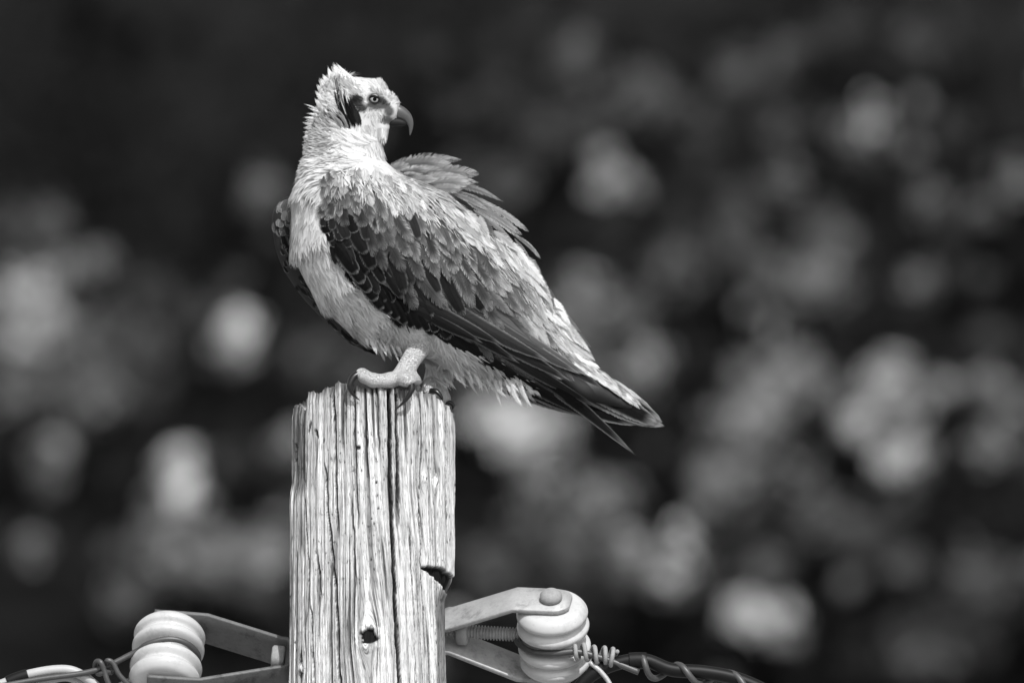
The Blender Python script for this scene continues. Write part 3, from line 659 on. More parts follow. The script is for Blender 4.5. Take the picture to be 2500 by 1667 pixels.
def blades(pos, nrm, ang, length, width, tone, lift, rng):
    n = len(pos)
    d = np.cos(ang)[:, None] * RIGHT - np.sin(ang)[:, None] * UP
    d = d - nrm * (d * nrm).sum(1)[:, None]; ln = np.linalg.norm(d, axis=1); ok = ln > .12
    pos, nrm, d, length, width, tone, lift = [a[ok] for a in (pos, nrm, d / (ln[:, None] + 1e-9), length, width, tone, lift)]
    n = len(pos); sd = np.cross(nrm, d); c, s = np.cos(lift)[:, None], np.sin(lift)[:, None]
    L = (length * K)[:, None]; W = (width * K / 2)[:, None]
    p0 = pos - nrm * .0004; curl = rng.uniform(-.05, .22, n)[:, None]; side = rng.normal(0, .10, n)[:, None]
    def at(t): return p0 + L * (d * t * c + nrm * (t * s - curl * t * t * .5) + sd * side * t * t)
    V = np.stack([at(0) - sd * W * .5, at(0) + sd * W * .5, at(.35) - sd * W, at(.35) + sd * W, at(.72) - sd * W * .8, at(.72) + sd * W * .8, at(1.0)], 1)
    V[:, 2:4] += (nrm * 0)[:, None]
    b = (np.arange(n) * 7)[:, None]
    Q = np.concatenate([b + np.array([0, 1, 3, 2]), b + np.array([2, 3, 5, 4])]); T = b + np.array([4, 5, 6])
    tn = np.repeat(tone, 7).reshape(n, 7) * np.array([.8, .8, .95, .95, 1.0, 1.0, 1.04])
    return V.reshape(-1, 3), Q, T, tn.ravel()
def build_plumage():
    rng = np.random.default_rng(5)
    BODY.calc_loop_triangles(); nt_ = len(BODY.loop_triangles); tri = np.zeros(nt_ * 3, np.int32); BODY.loop_triangles.foreach_get('vertices', tri); tri = tri.reshape(-1, 3)
    a, b, c = co[tri[:, 0]], co[tri[:, 1]], co[tri[:, 2]]; ar = np.linalg.norm(np.cross(b - a, c - a), axis=1)
    cp = Pinv((a + b + c) / 3)
    wgt = ar * np.where(cp[:, 1] < 400, 3.0, 1.0) * np.where(skin[tri].max(1) > .3, 0, 1) * np.where(in_poly(cp, WING_IN), 0, 1)
    n = 44000; f = rng.choice(nt_, n, p=wgt / wgt.sum()); r1 = np.sqrt(rng.random(n)); r2 = rng.random(n)
    w0, w1, w2 = (1 - r1)[:, None], (r1 * (1 - r2))[:, None], (r1 * r2)[:, None]
    pos = a[f] * w0 + b[f] * w1 + c[f] * w2; nm = nr_[tri[f, 0]] * w0 + nr_[tri[f, 1]] * w1 + nr_[tri[f, 2]] * w2; nm /= np.linalg.norm(nm, axis=1)[:, None]
    q = Pinv(pos); F = idw(PL, q, [2, 3, 4, 5, 6], ang_col=2)
    keepm = ~((np.hypot(q[:, 0] - 913, q[:, 1] - 241) < 13)) & ~((q[:, 0] > 940) & (q[:, 1] > 258) & (q[:, 1] < 312))
    q, F, pos, nm = q[keepm], F[keepm], pos[keepm], nm[keepm]; n = len(q)
    face = np.exp(-((q[:, 0] - 915) / 45) ** 2 - ((q[:, 1] - 252) / 26) ** 2)
    tuft = vn(q[:, 0] / 22, q[:, 1] / 22, 31)                     # locks of feathers lie together
    ang = F[:, 0] + rng.normal(0, .16, n) + (tuft - .5) * .7; ln = F[:, 1] * rng.uniform(.65, 1.25, n) * (1 - .5 * face); wd = F[:, 2] * rng.uniform(.35, .85, n)
    qm = q[:, :2] + (.6 * ln)[:, None] * np.stack([np.cos(ang), np.sin(ang)], -1)
    tn = tone_spots(qm, F[:, 3]) * (1 + rng.uniform(-.22, .2, n) * (1 + .8 * face)) * 1.0; tn *= 1 - .25 * (vn(q[:, 0] / 12, q[:, 1] / 28, 37) > .68)
    flat = (1 - sst(800, 870, q[:, 1])) * (1 - sst(915, 945, q[:, 0]) * (1 - sst(235, 250, q[:, 1]))) * (1 - .6 * sst(905, 925, q[:, 0]) * sst(300, 320, q[:, 1]))
    lf = np.radians(1.6) + np.radians(F[:, 4]) * rng.uniform(.1, .8, n) * (1 - .5 * face) * (1 - .8 * flat) + np.radians(6) * np.maximum(tuft - .4, 0) * (1 - .6 * flat)
    V, Q, T, t = blades(pos, nm, ang, ln, wd, np.clip(tn, .008, .86), lf, rng)
    keep(obj('plumage', mesh_np('plumage', V, [Q, T], {'base': t}), M_PLUME, kind='stuff'), osprey)
build_plumage()

# ---- single feathers
FT_S = np.array([0, .12, .28, .45, .6, .72, .82, .9, .96, 1.0]); FT_A = np.array([-1, -.6, -.25, 0, .25, .6, 1.0])
def feather(root, tip, width, off0, off1, H, sgn=1, bend=0.0, roll=0.0, camber=None, point=.5, dplus=0.0, curl=0.0):
    root = np.array(root, float); tip = np.array(tip, float); ax = tip - root; L = np.linalg.norm(ax); ax /= L; pr = np.array([-ax[1], ax[0]])
    t = FT_S; up = np.minimum(1, (t / .3) ** .55) * .85 + .15
    tail = np.clip((t - .5) / .5, 0, 1); prof = up * ((1 - tail ** 1.7) ** .95 if point < .5 else (1 - tail ** 2.6) ** .6)
    prof[-1] = .04
    c = root + np.outer(t * L, ax) + np.outer(bend * L * np.sin(t * math.pi) * 1.0, pr)
    xy = c[:, None] + FT_A[None, :, None] * (prof * width / 2)[:, None, None] * pr
    camber = width * .10 if camber is None else camber
    off = off0 + (off1 - off0) * t + curl * t ** 3
    if H is None: dep = np.full(xy.shape[:2], 0.0) + (BD + dplus)
    else: dep = samp(H, xy[..., 0].ravel(), xy[..., 1].ravel()).reshape(xy.shape[:2]) + dplus
    o = off[:, None] - camber * (FT_A ** 2)[None] * prof[:, None] + roll * FT_A[None] * prof[:, None] + width * .03 * (np.abs(FT_A) < .01)[None]
    dep = dep - sgn * o
    V = np.concatenate([xy, dep[..., None]], -1).reshape(-1, 3)
    uv = np.stack([np.broadcast_to((FT_A + 1) / 2, xy.shape[:2]), np.broadcast_to(t[:, None], xy.shape[:2])], -1).reshape(-1, 2)
    return V, grid_faces(len(FT_S), len(FT_A)), uv, L / width
def feather_obj(name, parent, g, base, edge, fray=.45):
    V, F, uv, asp = g
    o = obj(name, mesh_np(name, P(V), F, {'base': base, 'edge': edge, 'seed': random.random(), 'asp': asp, 'fray': fray}, uv), M_FEATHER); keep(o, parent); return o
def feather_join(name, parent, items, kind=None):
    Vs, Fs, us = [], [], []; A = {'base': [], 'edge': [], 'seed': [], 'asp': [], 'fray': []}; b = 0
    for (V, F, uv, asp), base, edge, fray in items:
        Vs.append(P(V)); Fs.append(F + b); us.append(uv); b += len(V)
        for k_, v in (('base', base), ('edge', edge), ('seed', random.random()), ('asp', asp), ('fray', fray)): A[k_].append(np.full(len(V), v))
    o = obj(name, mesh_np(name, np.concatenate(Vs), np.concatenate(Fs), {k_: np.concatenate(v) for k_, v in A.items()}, np.concatenate(us)), M_FEATHER, kind=kind); keep(o, parent); return o

# wing field: x, y, angle, length, width, base, edge
WF = np.array([
 (800, 440, 100, 30.8, 27, 0.14, 0.5), (790, 500, 100, 30, 27, 0.06, 0.42), (798, 560, 85, 38, 28, 0.012, 0.192), (845, 420, 85, 30, 27.6, 0.42, 0.78), (850, 480, 85, 41.8, 32.4, 0.09, 0.42), (850, 540, 75, 56, 34, 0.012, 0.1536),
 (900, 440, 80, 38, 27.6, 0.42, 0.78), (920, 510, 75, 68.2, 32.4, 0.0350721, 0.4048), (960, 470, 75, 42, 25.3, 0.42, 0.78), (1000, 540, 68, 77, 32.4, 0.0414488, 0.4416), (1040, 490, 70, 44, 23, 0.42, 0.78), (1090, 510, 58, 56, 23, 0.46, 0.74),
 (1080, 580, 62, 85.8, 32.4, 0.0414488, 0.45632), (1150, 560, 50, 70, 21.85, 0.46, 0.74), (1160, 640, 58, 99, 32.4, 0.0350721, 0.45632), (1230, 620, 52, 80, 21.85, 0.46, 0.74), (1300, 720, 55, 90, 21.85, 0.46, 0.74), (1370, 800, 54, 92, 20.7, 0.46, 0.74), (1250, 720, 58, 101.2, 32.4, 0.0478255, 0.5152),
 (880, 600, 68, 84, 38, 0.009, 0.12), (850, 640, 62, 60, 36, 0.007, 0.144), (920, 720, 58, 62, 38, 0.006, 0.1248), (1000, 770, 60, 54, 36, 0.006, 0.12), (950, 650, 60, 96, 36, 0.014, 0.1344), (1040, 680, 58, 115, 34, 0.0334264, 0.26496), (1130, 720, 55, 123.2, 36.72, 0.015376, 0.2016), (1230, 800, 50, 110, 32.4, 0.015376, 0.2304), (1330, 850, 50, 90, 27.6, 0.114214, 0.440805)], float)
def scatter_wing(H, sgn, parent, rng, cap=290):
    cand = np.stack([rng.uniform(775, 1450, 9000), rng.uniform(400, 905, 9000)], -1); cand = cand[in_poly(cand, WING_POLY)]
    F = idw(WF, cand, [2, 3, 4, 5, 6], ang_col=2, pw=3.2); acc = []
    for p, f in zip(cand, F):
        a, L, W = f[0], f[1], f[2]; ok = True
        for (p2, f2) in acc:
            dx, dy = p[0] - p2[0], p[1] - p2[1]
            if abs(dx) > 70 or abs(dy) > 70: continue
            ca, sa = math.cos(f2[0]), math.sin(f2[0]); u = dx * ca + dy * sa; v = -dx * sa + dy * ca
            if (u / (.40 * f2[1])) ** 2 + (v / (.60 * f2[2])) ** 2 < 1: ok = False; break
        if ok: acc.append((p, f))
    small = []; objs = []
    acc.sort(key=lambda t: -t[1][1] * t[1][2])
    for i, (p, f) in enumerate(acc):
        a, L, W, b, e = f; a += rng.normal(0, .14); L *= rng.uniform(.8, 1.32); W *= rng.uniform(.75, 1.2); b *= rng.uniform(.45, 1.5); e *= rng.uniform(.5, 1.1)
        root = p - np.array([math.cos(a), math.sin(a)]) * L * .35; tip = root + np.array([math.cos(a), math.sin(a)]) * L
        lift = .11 * L + rng.uniform(0, 3)
        g = feather(root, tip, W, 1.5, lift + 2, H, sgn, bend=rng.normal(0, .02), roll=rng.uniform(1, 4) * (1 if rng.random() < .8 else -1), point=.6 if (b < .05 or W > L * .75) else .3)
        fr = .45 if b < .02 else rng.uniform(.7, 1.0)
        if i < cap: feather_obj('covert_feather', parent, g, min(b, .8), min(e, .86), fr)
        else: small.append((g, min(b, .8), min(e, .86), fr))
    return small
# flight feathers of the folded wing: root, tip, width, base, edge, bend, off0, off1
FLIGHT = [((1010, 770), (1452, 1012), 34, .03, .16, .03, 4, 6), ((1020, 755), (1498, 1046), 32, .03, .14, .03, 5, 8), ((1040, 745), (1551, 1110), 42, .025, .3, -.035, 7, 14), ((1050, 750), (1530, 1085), 36, .02, .2, -.03, 6, 12),
 ((1060, 740), (1470, 1001), 34, .05, .3, .02, 9, 12), ((1080, 735), (1398, 933), 38, .06, .35, .02, 11, 14), ((1050, 715), (1344, 884), 40, .08, .42, .025, 13, 16),
 ((1030, 720), (1270, 888), 34, .04, .3, .02, 12, 15), ((1010, 725), (1228, 842), 34, .05, .35, .015, 14, 17), ((1130, 740), (1420, 915), 34, .12, .42, .02, 14, 14), ((1170, 740), (1440, 920), 30, .2, .5, .02, 14, 13),
 ((990, 740), (1180, 838), 30, .035, .25, .01, 12, 14), ((1240, 790), (1475, 950), 28, .05, .2, .02, 10, 8)]
def build_wing(front):
    H, sgn = (HF, 1) if front else (HB, -1); rng = np.random.default_rng(21 if front else 22)
    # skin of the folded wing under its feathers
    gx, gy = np.meshgrid(np.arange(785, 1440, 8.0), np.arange(412, 900, 8.0)); q = np.stack([gx.ravel(), gy.ravel()], -1); ins = in_poly(q, WING_IN).reshape(gx.shape)
    qf = grid_faces(gx.shape[0], gx.shape[1]); qf = qf[ins.ravel()[qf].all(1)]; used, inv = np.unique(qf, return_inverse=True)
    sv = np.stack([q[used, 0], q[used, 1], samp(H, q[used, 0], q[used, 1]) - sgn * 1.0], -1)
    holder = obj('wing', mesh_np('wing', P(sv), inv.reshape(-1, 4), {'base': .06, 'skin': 0.0}), M_BODY); keep(holder, osprey)
    small = scatter_wing(H, sgn, holder, rng, 290 if front else 150)
    for (r, t, wd, b, e, bd, o0, o1) in FLIGHT:
        if not front: t = (t[0] - 18, t[1] - 12)
        g = feather(r, t, wd, o0 * .25 + 2, o1 + 16, H, sgn, bend=bd, point=.3, camber=2.5); feather_obj('flight_feather', holder, g, b * .4, e * .45, .18)
    # row of small dark scallops along the lower edge
    for i in range(12):
        u = i / 11; x = np.interp(u, [0, .35, .7, 1], [862, 925, 1000, 1062]); y = np.interp(u, [0, .35, .7, 1], [655, 742, 790, 804])
        a = R(np.interp(u, [0, .6, 1], [58, 62, 72])) + rng.normal(0, .05); L = (92 - 46 * u) * rng.uniform(.9, 1.1); root = np.array([x, y]) - L * .8 * np.array([math.cos(a), math.sin(a)])
        g = feather(root, root + L * np.array([math.cos(a), math.sin(a)]), 44 - 14 * u, 7, 16, H, sgn, roll=3, point=.6); feather_obj('covert_feather', holder, g, .007, .15, .3)
    if small: feather_join('lesser_coverts', holder, small, kind='stuff')
    return holder
near_wing = build_wing(True); far_wing = build_wing(False)
def loose_barbs():
    rng = np.random.default_rng(77); q = np.stack([rng.uniform(790, 1440, 16000), rng.uniform(410, 890, 16000)], -1); q = q[in_poly(q, WING_IN)]
    F = idw(WF, q, [2, 3, 4, 5, 6], ang_col=2, pw=3.2); k_ = rng.random(len(q)) < np.clip((F[:, 3] - .05) * 4, .02, 1) * .42; q, F = q[k_], F[k_]; n = len(q)
    e = 6.0; hx = (samp(HF, q[:, 0] + e, q[:, 1]) - samp(HF, q[:, 0] - e, q[:, 1])) / (2 * e); hy = (samp(HF, q[:, 0], q[:, 1] + e) - samp(HF, q[:, 0], q[:, 1] - e)) / (2 * e)
    nm = -FWD[None] + hx[:, None] * RIGHT - hy[:, None] * UP; nm /= np.linalg.norm(nm, axis=1)[:, None]
    pos = P(np.stack([q[:, 0], q[:, 1], samp(HF, q[:, 0], q[:, 1]) - rng.uniform(5, 9, n)], -1)); t = rng.random(n); tn = F[:, 3] * (1 - t) * .8 + F[:, 4] * t
    V, Q, T, tv = blades(pos, nm, F[:, 0] + rng.normal(0, .22, n), rng.uniform(16, 34, n), rng.uniform(2, 4.5, n), np.clip(tn, .02, .85), np.radians(rng.uniform(1, 9, n)), rng)
    keep(obj('loose_barbs', mesh_np('loose_barbs', V, [Q, T], {'base': tv}), M_PLUME, kind='stuff'), near_wing)
loose_barbs()

# leading edge of the far wing, showing past the breast
def far_edge():
    C = smooth_path([(726, 486, 24), (705, 512, 30), (704, 560, 34), (722, 630, 30), (762, 700, 20), (815, 765, 5), (870, 822, -15), (925, 862, -30)], 6)
    hw = np.interp(np.linspace(0, 1, len(C)), [0, .08, .2, .4, .6, .85, 1], [6, 24, 38, 40, 34, 22, 5]); hd = hw * .8
    V, Q, T = loft(np.concatenate([C, hw[:, None], hd[:, None]], 1), 20)
    m = mesh_np('wing_edge', P(V), [Q, T], {'base': .012, 'skin': 0.0}); o = obj('leading_edge', m, M_BODY); keep(o, far_wing)
    rng = np.random.default_rng(3)
    for i in range(130):
        u = rng.uniform(0.12, .98); c = C[int(u * (len(C) - 1))]; h = np.interp(u, [0, .08, .2, .4, .6, .85, 1], [6, 24, 38, 40, 34, 22, 5]); v = rng.uniform(-1, .9)
        tgx = C[min(int(u * (len(C) - 1)) + 1, len(C) - 1)] - C[max(int(u * (len(C) - 1)) - 1, 0)]; a = math.atan2(tgx[1], tgx[0]) - .15 * v + rng.normal(0, .15)
        n2 = np.array([-tgx[1], tgx[0]]) / np.linalg.norm(tgx[:2]); p = c[:2] + n2 * h * -v * -.9
        dep = c[2] - h * .8 * math.sqrt(max(0, 1 - v * v)); L = rng.uniform(20, 34); W = rng.uniform(13, 20); root = p - .4 * L * np.array([math.cos(a), math.sin(a)])
        pale = (v > .35)
        g = feather(root, p + .6 * L * np.array([math.cos(a), math.sin(a)]), W, 0, 4, None, 1, point=.6, dplus=dep - BD)
        feather_obj('edge_covert', far_wing, g, rng.uniform(.008, .025) * (6 if u < .3 else 1), rng.uniform(.1, .3) * (1.5 if u < .3 else 1), .4)
far_edge()

# ruffled scapulars standing up behind the back
RUFF = [((930, 428), (1127, 390), 40, -.10, 55), ((925, 424), (1106, 404), 34, -.07, 46), ((960, 432), (1054, 412), 26, -.05, 30), ((935, 425), (1000, 402), 22, -.05, 26), ((990, 436), (1170, 424), 34, -.07, 40), ((1000, 440), (1169, 446), 32, -.05, 32), ((1040, 450), (1150, 448), 26, -.04, 22),
 ((1060, 448), (1229, 493), 32, -.07, 36), ((1130, 478), (1291, 566), 30, -.06, 30), ((1150, 500), (1275, 575), 26, -.05, 22), ((1250, 570), (1320, 632), 18, -.05, 18), ((940, 432), (985, 424), 22, 0, 16), ((965, 440), (1030, 428), 22, -.04, 20), ((985, 446), (1070, 438), 24, -.03, 14), ((1100, 470), (1190, 512), 24, -.05, 24),
 ((925, 432), (1060, 398), 30, -.08, 60), ((1010, 446), (1130, 436), 26, -.04, 44), ((1080, 468), (1210, 508), 26, -.05, 44)]
for (r, t, wd, bd, dp) in RUFF + [((r[0] + 6, r[1] + 12), (t[0] - 22, t[1] + 14), wd * .9, bd * .7, dp - 7) for (r, t, wd, bd, dp) in RUFF[:11]]:
    wd *= 1.15 if t[0] < 1175 else .62
    g = feather(r, t, wd, 0, 8, None, 1, bend=bd * random.uniform(.6, 1.3), point=random.choice([.3, .6]), dplus=dp, camber=wd * .05, roll=random.uniform(-4, 4)); feather_obj('scapular_feather', far_wing, g, random.uniform(.07, .24), random.uniform(.4, .66), .8)

# tail
V, Q, T = loft([(1290, 862, BD + 10, 40, 40), (1400, 925, BD + 12, 24, 30), (1500, 978, BD + 14, 9, 16)], 16)
tail = obj('tail', mesh_np('tail', P(V), [Q, T], {'base': .012, 'skin': 0.0}), M_BODY); keep(tail, osprey)
TAIL = [((1080, 868), (1447, 1012), 46, .022, .3, 14, .02), ((1150, 880), (1520, 1018), 46, .02, .2, 8, .02), ((1200, 880), (1622, 1040), 46, .018, .5, 0, .035), ((1230, 870), (1618, 1030), 44, .022, .45, 6, .03), ((1260, 860), (1612, 1022), 42, .025, .4, 12, .025), ((1280, 850), (1606, 1014), 40, .03, .4, 18, .02),
        ((1290, 840), (1596, 1004), 40, .03, .4, 22, .015), ((1300, 830), (1588, 995), 36, .05, .5, 26, .01), ((1200, 890), (1560, 1036), 44, .016, .3, -2, .03), ((1180, 890), (1480, 1020), 42, .018, .3, 2, .03), ((1320, 872), (1616, 1030), 54, .02, .3, -6, .0), ((1330, 884), (1606, 1036), 54, .018, .3, -10, .0), ((1340, 900), (1590, 1036), 50, .016, .3, -8, .01)]
for (r, t, wd, b, e, dp, bd) in TAIL:
    feather_obj('tail_feather', tail, feather(r, t, wd, 0, 0, None, 1, bend=bd, point=.6, camber=3, dplus=dp), b * .5, e * .7, .12)
rngt = np.random.default_rng(11)
for i in range(70):
    u = rngt.random(); x = 1385 + 145 * u; y = 862 + 92 * u + rngt.uniform(-8, 12); a = R(38 + rngt.normal(0, 5)); L = rngt.uniform(45, 75)
    g = feather((x, y), (x + L * math.cos(a), y + L * math.sin(a)), rngt.uniform(9, 17), 12, 16, HF, 1, point=.3, dplus=4 * u); v = .62 if rngt.random() < .55 else .2
    feather_obj('tail_covert', tail, g, v * rngt.uniform(.6, 1.1), .62, .7)
# under-tail and leg fluff, belly fringe: long soft plumes
def fluff():
    rng = np.random.default_rng(17); items = []
    def row(pts, n, ang, L, W, dmid, dspread, tone):
        pts = np.array(pts, float)
        for i in range(n):
            u = rng.random(); x = np.interp(u, np.linspace(0, 1, len(pts)), pts[:, 0]); y = np.interp(u, np.linspace(0, 1, len(pts)), pts[:, 1]) + rng.uniform(-14, 10)
            a = R(ang + rng.normal(0, 9)); l = rng.uniform(*L); g = feather((x, y), (x + l * math.cos(a), y + l * math.sin(a)), rng.uniform(*W), 0, 3, None, 1, bend=rng.normal(0, .06), point=.3, dplus=dmid + rng.uniform(-dspread, dspread))
            items.append((g, tone * rng.uniform(.8, 1.1), min(.85, tone * 1.1), 1.0))
    row([(1085, 868), (1150, 895), (1230, 918), (1280, 935)], 70, 62, (40, 80), (7, 15), -20, 36, .62)
    row([(1060, 820), (1110, 850), (1140, 862)], 46, 68, (50, 90), (6, 13), -30, 30, .66)
    row([(1060, 850), (1085, 880)], 34, 84, (50, 84), (7, 14), 30, 26, .62)
    row([(885, 800), (925, 828), (975, 835)], 60, 62, (30, 56), (6, 12), -50, 30, .56)
    row([(1180, 905), (1290, 935)], 26, 50, (40, 60), (8, 15), -12, 30, .6)
    feather_join('fluff', osprey, items, kind='stuff')
fluff()
# loose plumes at crest, nape, throat
def crest():
    rng = np.random.default_rng(23); items = []
    W_ = .84
    spec = [((876, 210), (813, 152), 13, W_), ((858, 215), (811, 155), 18, W_), ((870, 212), (826, 172), 12, W_), ((850, 225), (808, 162), 20, W_), ((842, 235), (799, 167), 20, .8), ((832, 245), (786, 180), 22, W_), ((824, 250), (778, 190), 20, W_), ((815, 262), (772, 205), 20, .8), ((806, 272), (769, 222), 18, .8), ((800, 282), (768, 240), 16, .76),
            ((806, 312), (748, 258), 12, .6), ((800, 315), (740, 272), 11, .7), ((800, 332), (732, 297), 16, .5), ((796, 338), (738, 312), 14, .6), ((795, 346), (731, 331), 15, .62), ((795, 356), (729, 358), 15, .62), ((800, 330), (752, 290), 14, .45), ((825, 335), (780, 275), 13, .30), ((835, 332), (796, 262), 12, .28), ((845, 330), (812, 262), 12, .22), ((815, 335), (764, 280), 14, .42), ((840, 345), (790, 290), 14, .5)]
    dark = [((834, 250), (814, 158), 6, .12), ((838, 262), (818, 180), 5, .2), ((856, 312), (826, 236), 9, .008), ((862, 308), (838, 228), 9, .007), ((868, 302), (850, 240), 9, .01), ((874, 298), (860, 246), 8, .015), ((850, 310), (818, 205), 7, .025), ((846, 285), (815, 168), 6, .12), ((866, 312), (846, 250), 8, .007), ((880, 306), (866, 262), 8, .02), ((852, 318), (836, 262), 9, .008), ((858, 290), (836, 215), 3, .6), ((866, 286), (846, 226), 3, .6), ((850, 300), (830, 240), 3, .5)]
    for r, t, wd, tn in dark:
        for q in range(2):
            j = rng.normal(0, 2, 2); g = feather(np.array(r) + j, np.array(t) + j, wd, 4, 9, HF, 1, bend=rng.normal(0, .05), point=.3); items.append((g, tn, tn * 1.6, .6))
    for r, t, wd, tn in spec:
        for q in range(3):
            j = rng.normal(0, 4, 2); tt = np.array(r) + (np.array(t) - np.array(r)) * (1.0 if q == 0 else rng.uniform(.72, 1.0)) if t[1] < 250 else np.array(r) + (np.array(t) - np.array(r)) * rng.uniform(.62, 1.0) + rng.normal(0, 5, 2)
            g = feather(np.array(r) + j, tt + j * .6 * q, wd * (rng.uniform(.6, 1.0) if t[1] < 250 else rng.uniform(.55, 1.0)), 3, 14, HF, 1, bend=(.14 if t[1] > 250 else 0) + rng.normal(0, .04), point=.3); items.append((g, tn * rng.uniform(.6, 1.1), min(.85, tn * 1.2 + .05), .8))
    # overlapping soft lines across the nape and neck
    for i in range(60):
        u = rng.random(); v = rng.random(); x = max(905 - 130 * u + 12 * rng.normal(), 800); y = 330 + 78 * v + 10 * u; a = R(188 + 26 * (1 - v) + rng.normal(0, 8)); l = rng.uniform(42, 66)
        g = feather((x, y), (x + l * math.cos(a), y + l * math.sin(a)), rng.uniform(12, 20), 2, 9, HF, 1, bend=rng.normal(-.06, .04), roll=3, point=.3); items.append((g, rng.uniform(.6, .82), .84, .7))
    feather_join('crest', osprey, items, kind='stuff')
crest()

# beak
def build_beak():
    d = BD
    up = smooth_path([(950, 270, d), (970, 273, d), (986, 280, d), (997, 291, d), (1003, 308, d), (1001, 331, d)], 5); n = len(up)
    hw = np.interp(np.linspace(0, 1, n), [0, .25, .5, .7, .88, 1], [18.5, 17, 12.5, 8.5, 4.2, .8]); hd = hw * .72
    V, Q, T = loft(np.concatenate([up, hw[:, None], hd[:, None]], 1), 20); bk = obj('beak', mesh_np('beak', P(V), [Q, T]), M_BEAK); keep(bk, osprey)
    V, Q, T = loft([(948, 267, d, 16, 17), (956, 268, d, 19.5, 17), (966, 270.5, d, 20.5, 16), (971, 272, d, 19, 14)], 20); c = obj('cere', mesh_np('cere', P(V), [Q, T]), M_CERE); keep(c, bk)
    lo = smooth_path([(930, 292, d), (955, 297, d), (976, 299, d), (994, 303, d)], 5); n = len(lo); hw = np.interp(np.linspace(0, 1, n), [0, .4, .8, 1], [11, 12, 8, 2])
    V, Q, T = loft(np.concatenate([lo, hw[:, None], (hw * 1.1)[:, None]], 1), 16); l = obj('lower_bill', mesh_np('lower_bill', P(V), [Q, T]), M_LOWB); keep(l, bk)
    V, Q, T = loft([(922, 283, d, 4, 26), (945, 285, d, 4.5, 21), (968, 288, d, 3, 13)], 12); l = obj('gape', mesh_np('gape', P(V), [Q, T]), M_CERE); keep(l, bk)
    for s in (-1, 1):
        V, Q, T = loft([(955, 265, d + s * 15.5, 1, 2), (960, 266, d + s * 16.3, 3, 2.5), (965, 268, d + s * 15.2, 1, 2)], 10); l = obj('nostril', mesh_np('nostril', P(V), [Q, T]), M_PUPIL); keep(l, bk)
build_beak()

# eyes
def sphere(c, r, seg=20, ring=12, sy=(1, 1, 1)):
    th = np.linspace(0.02, math.pi - .02, ring); st = np.stack([np.zeros(ring), np.cos(th)], -1)
    ph = np.linspace(0, 2 * math.pi, seg, endpoint=False)
    V = np.zeros((ring, seg, 3)); V[..., 0] = np.sin(th)[:, None] * np.cos(ph); V[..., 1] = np.cos(th)[:, None]; V[..., 2] = np.sin(th)[:, None] * np.sin(ph)
    V = V * r * np.array(sy) + np.array(c); V = V.reshape(-1, 3); return V, grid_faces(ring, seg, True), np.zeros((0, 3), int)
def build_eye(front):
    H, s = (HF, 1) if front else (HB, -1)
    x, y = 913.0, 241.5; dep = float(samp(H, np.array([x]), np.array([y]))[0]); c = np.array([x, y, dep + s * 3.0])
    V, Q, T = sphere(c, 11.4); e = obj('eye', mesh_np('eye', P(V), [Q, T]), M_IRIS); keep(e, osprey)
    V, Q, T = sphere(c + np.array([1.2, .8, -s * 7.6]), 5.6, sy=(1, 1, .86)); keep(obj('pupil', mesh_np('pupil', P(V), [Q, T]), M_PUPIL), e)
    a = np.linspace(0, 2 * math.pi, 33)[:-1]; ry = np.where(np.sin(a) < 0, 6.6, 9.4)     # the brow cuts off the top of the eye
    ox = 11.0 * np.cos(a) + 3.0 * (np.cos(a) > .6) * np.cos(a); oy = ry * np.sin(a) + 2.6 * np.clip(np.cos(a), 0, 1)
    path = np.stack([x + ox, y + oy, c[2] - s * (np.sqrt(np.clip(11.4 ** 2 - ox ** 2 - oy ** 2, 0, None)) + .6)], -1)
    path = np.concatenate([path, path[:1]]); V, Q, T = tube(path, np.interp(np.sin(np.linspace(0, 2 * math.pi, 33)), [-1, 0, 1], [3.4, 1.6, 1.1]), 8); keep(obj('eyelid', mesh_np('eyelid', P(V), [Q, T]), M_LID), e)
    # heavy brow shelf
    pth = smooth_path([(888, 231, dep - s * 2), (904, 227, dep - s * 6), (922, 230, dep - s * 5), (936, 240, dep - s * 1)], 5)
build_eye(True); build_eye(False)

# talons
def talon(pts, r0):
    p = smooth_path(pts, 6); r = np.interp(np.linspace(0, 1, len(p)), [0, .3, .75, 1], [r0, r0 * .92, r0 * .5, .6]); V, Q, T = tube(p, r, 12, .8)
    keep(obj('talon', mesh_np('talon', P(V), [Q, T]), M_TALON), osprey)
talon([(880, 912, -234), (863, 920, -240), (854, 940, -246), (860, 960, -246), (878, 977, -240)], 12)
talon([(1004, 934, -242), (1004, 954, -248), (991, 976, -248), (967, 999, -240)], 10)
talon([(1018, 930, -166), (1026, 934, -154), (1030, 946, -142)], 9)
talon([(948, 942, -168), (940, 952, -154), (938, 964, -142)], 9)
talon([(1052, 954, -106), (1066, 956, -114), (1077, 968, -118), (1080, 984, -114)], 9)
talon([(1088, 980, -46), (1100, 983, -50), (1107, 990, -54), (1103, 1001, -54)], 8)
talon([(1022, 950, -28), (1012, 956, -20), (1006, 966, 4)], 8)

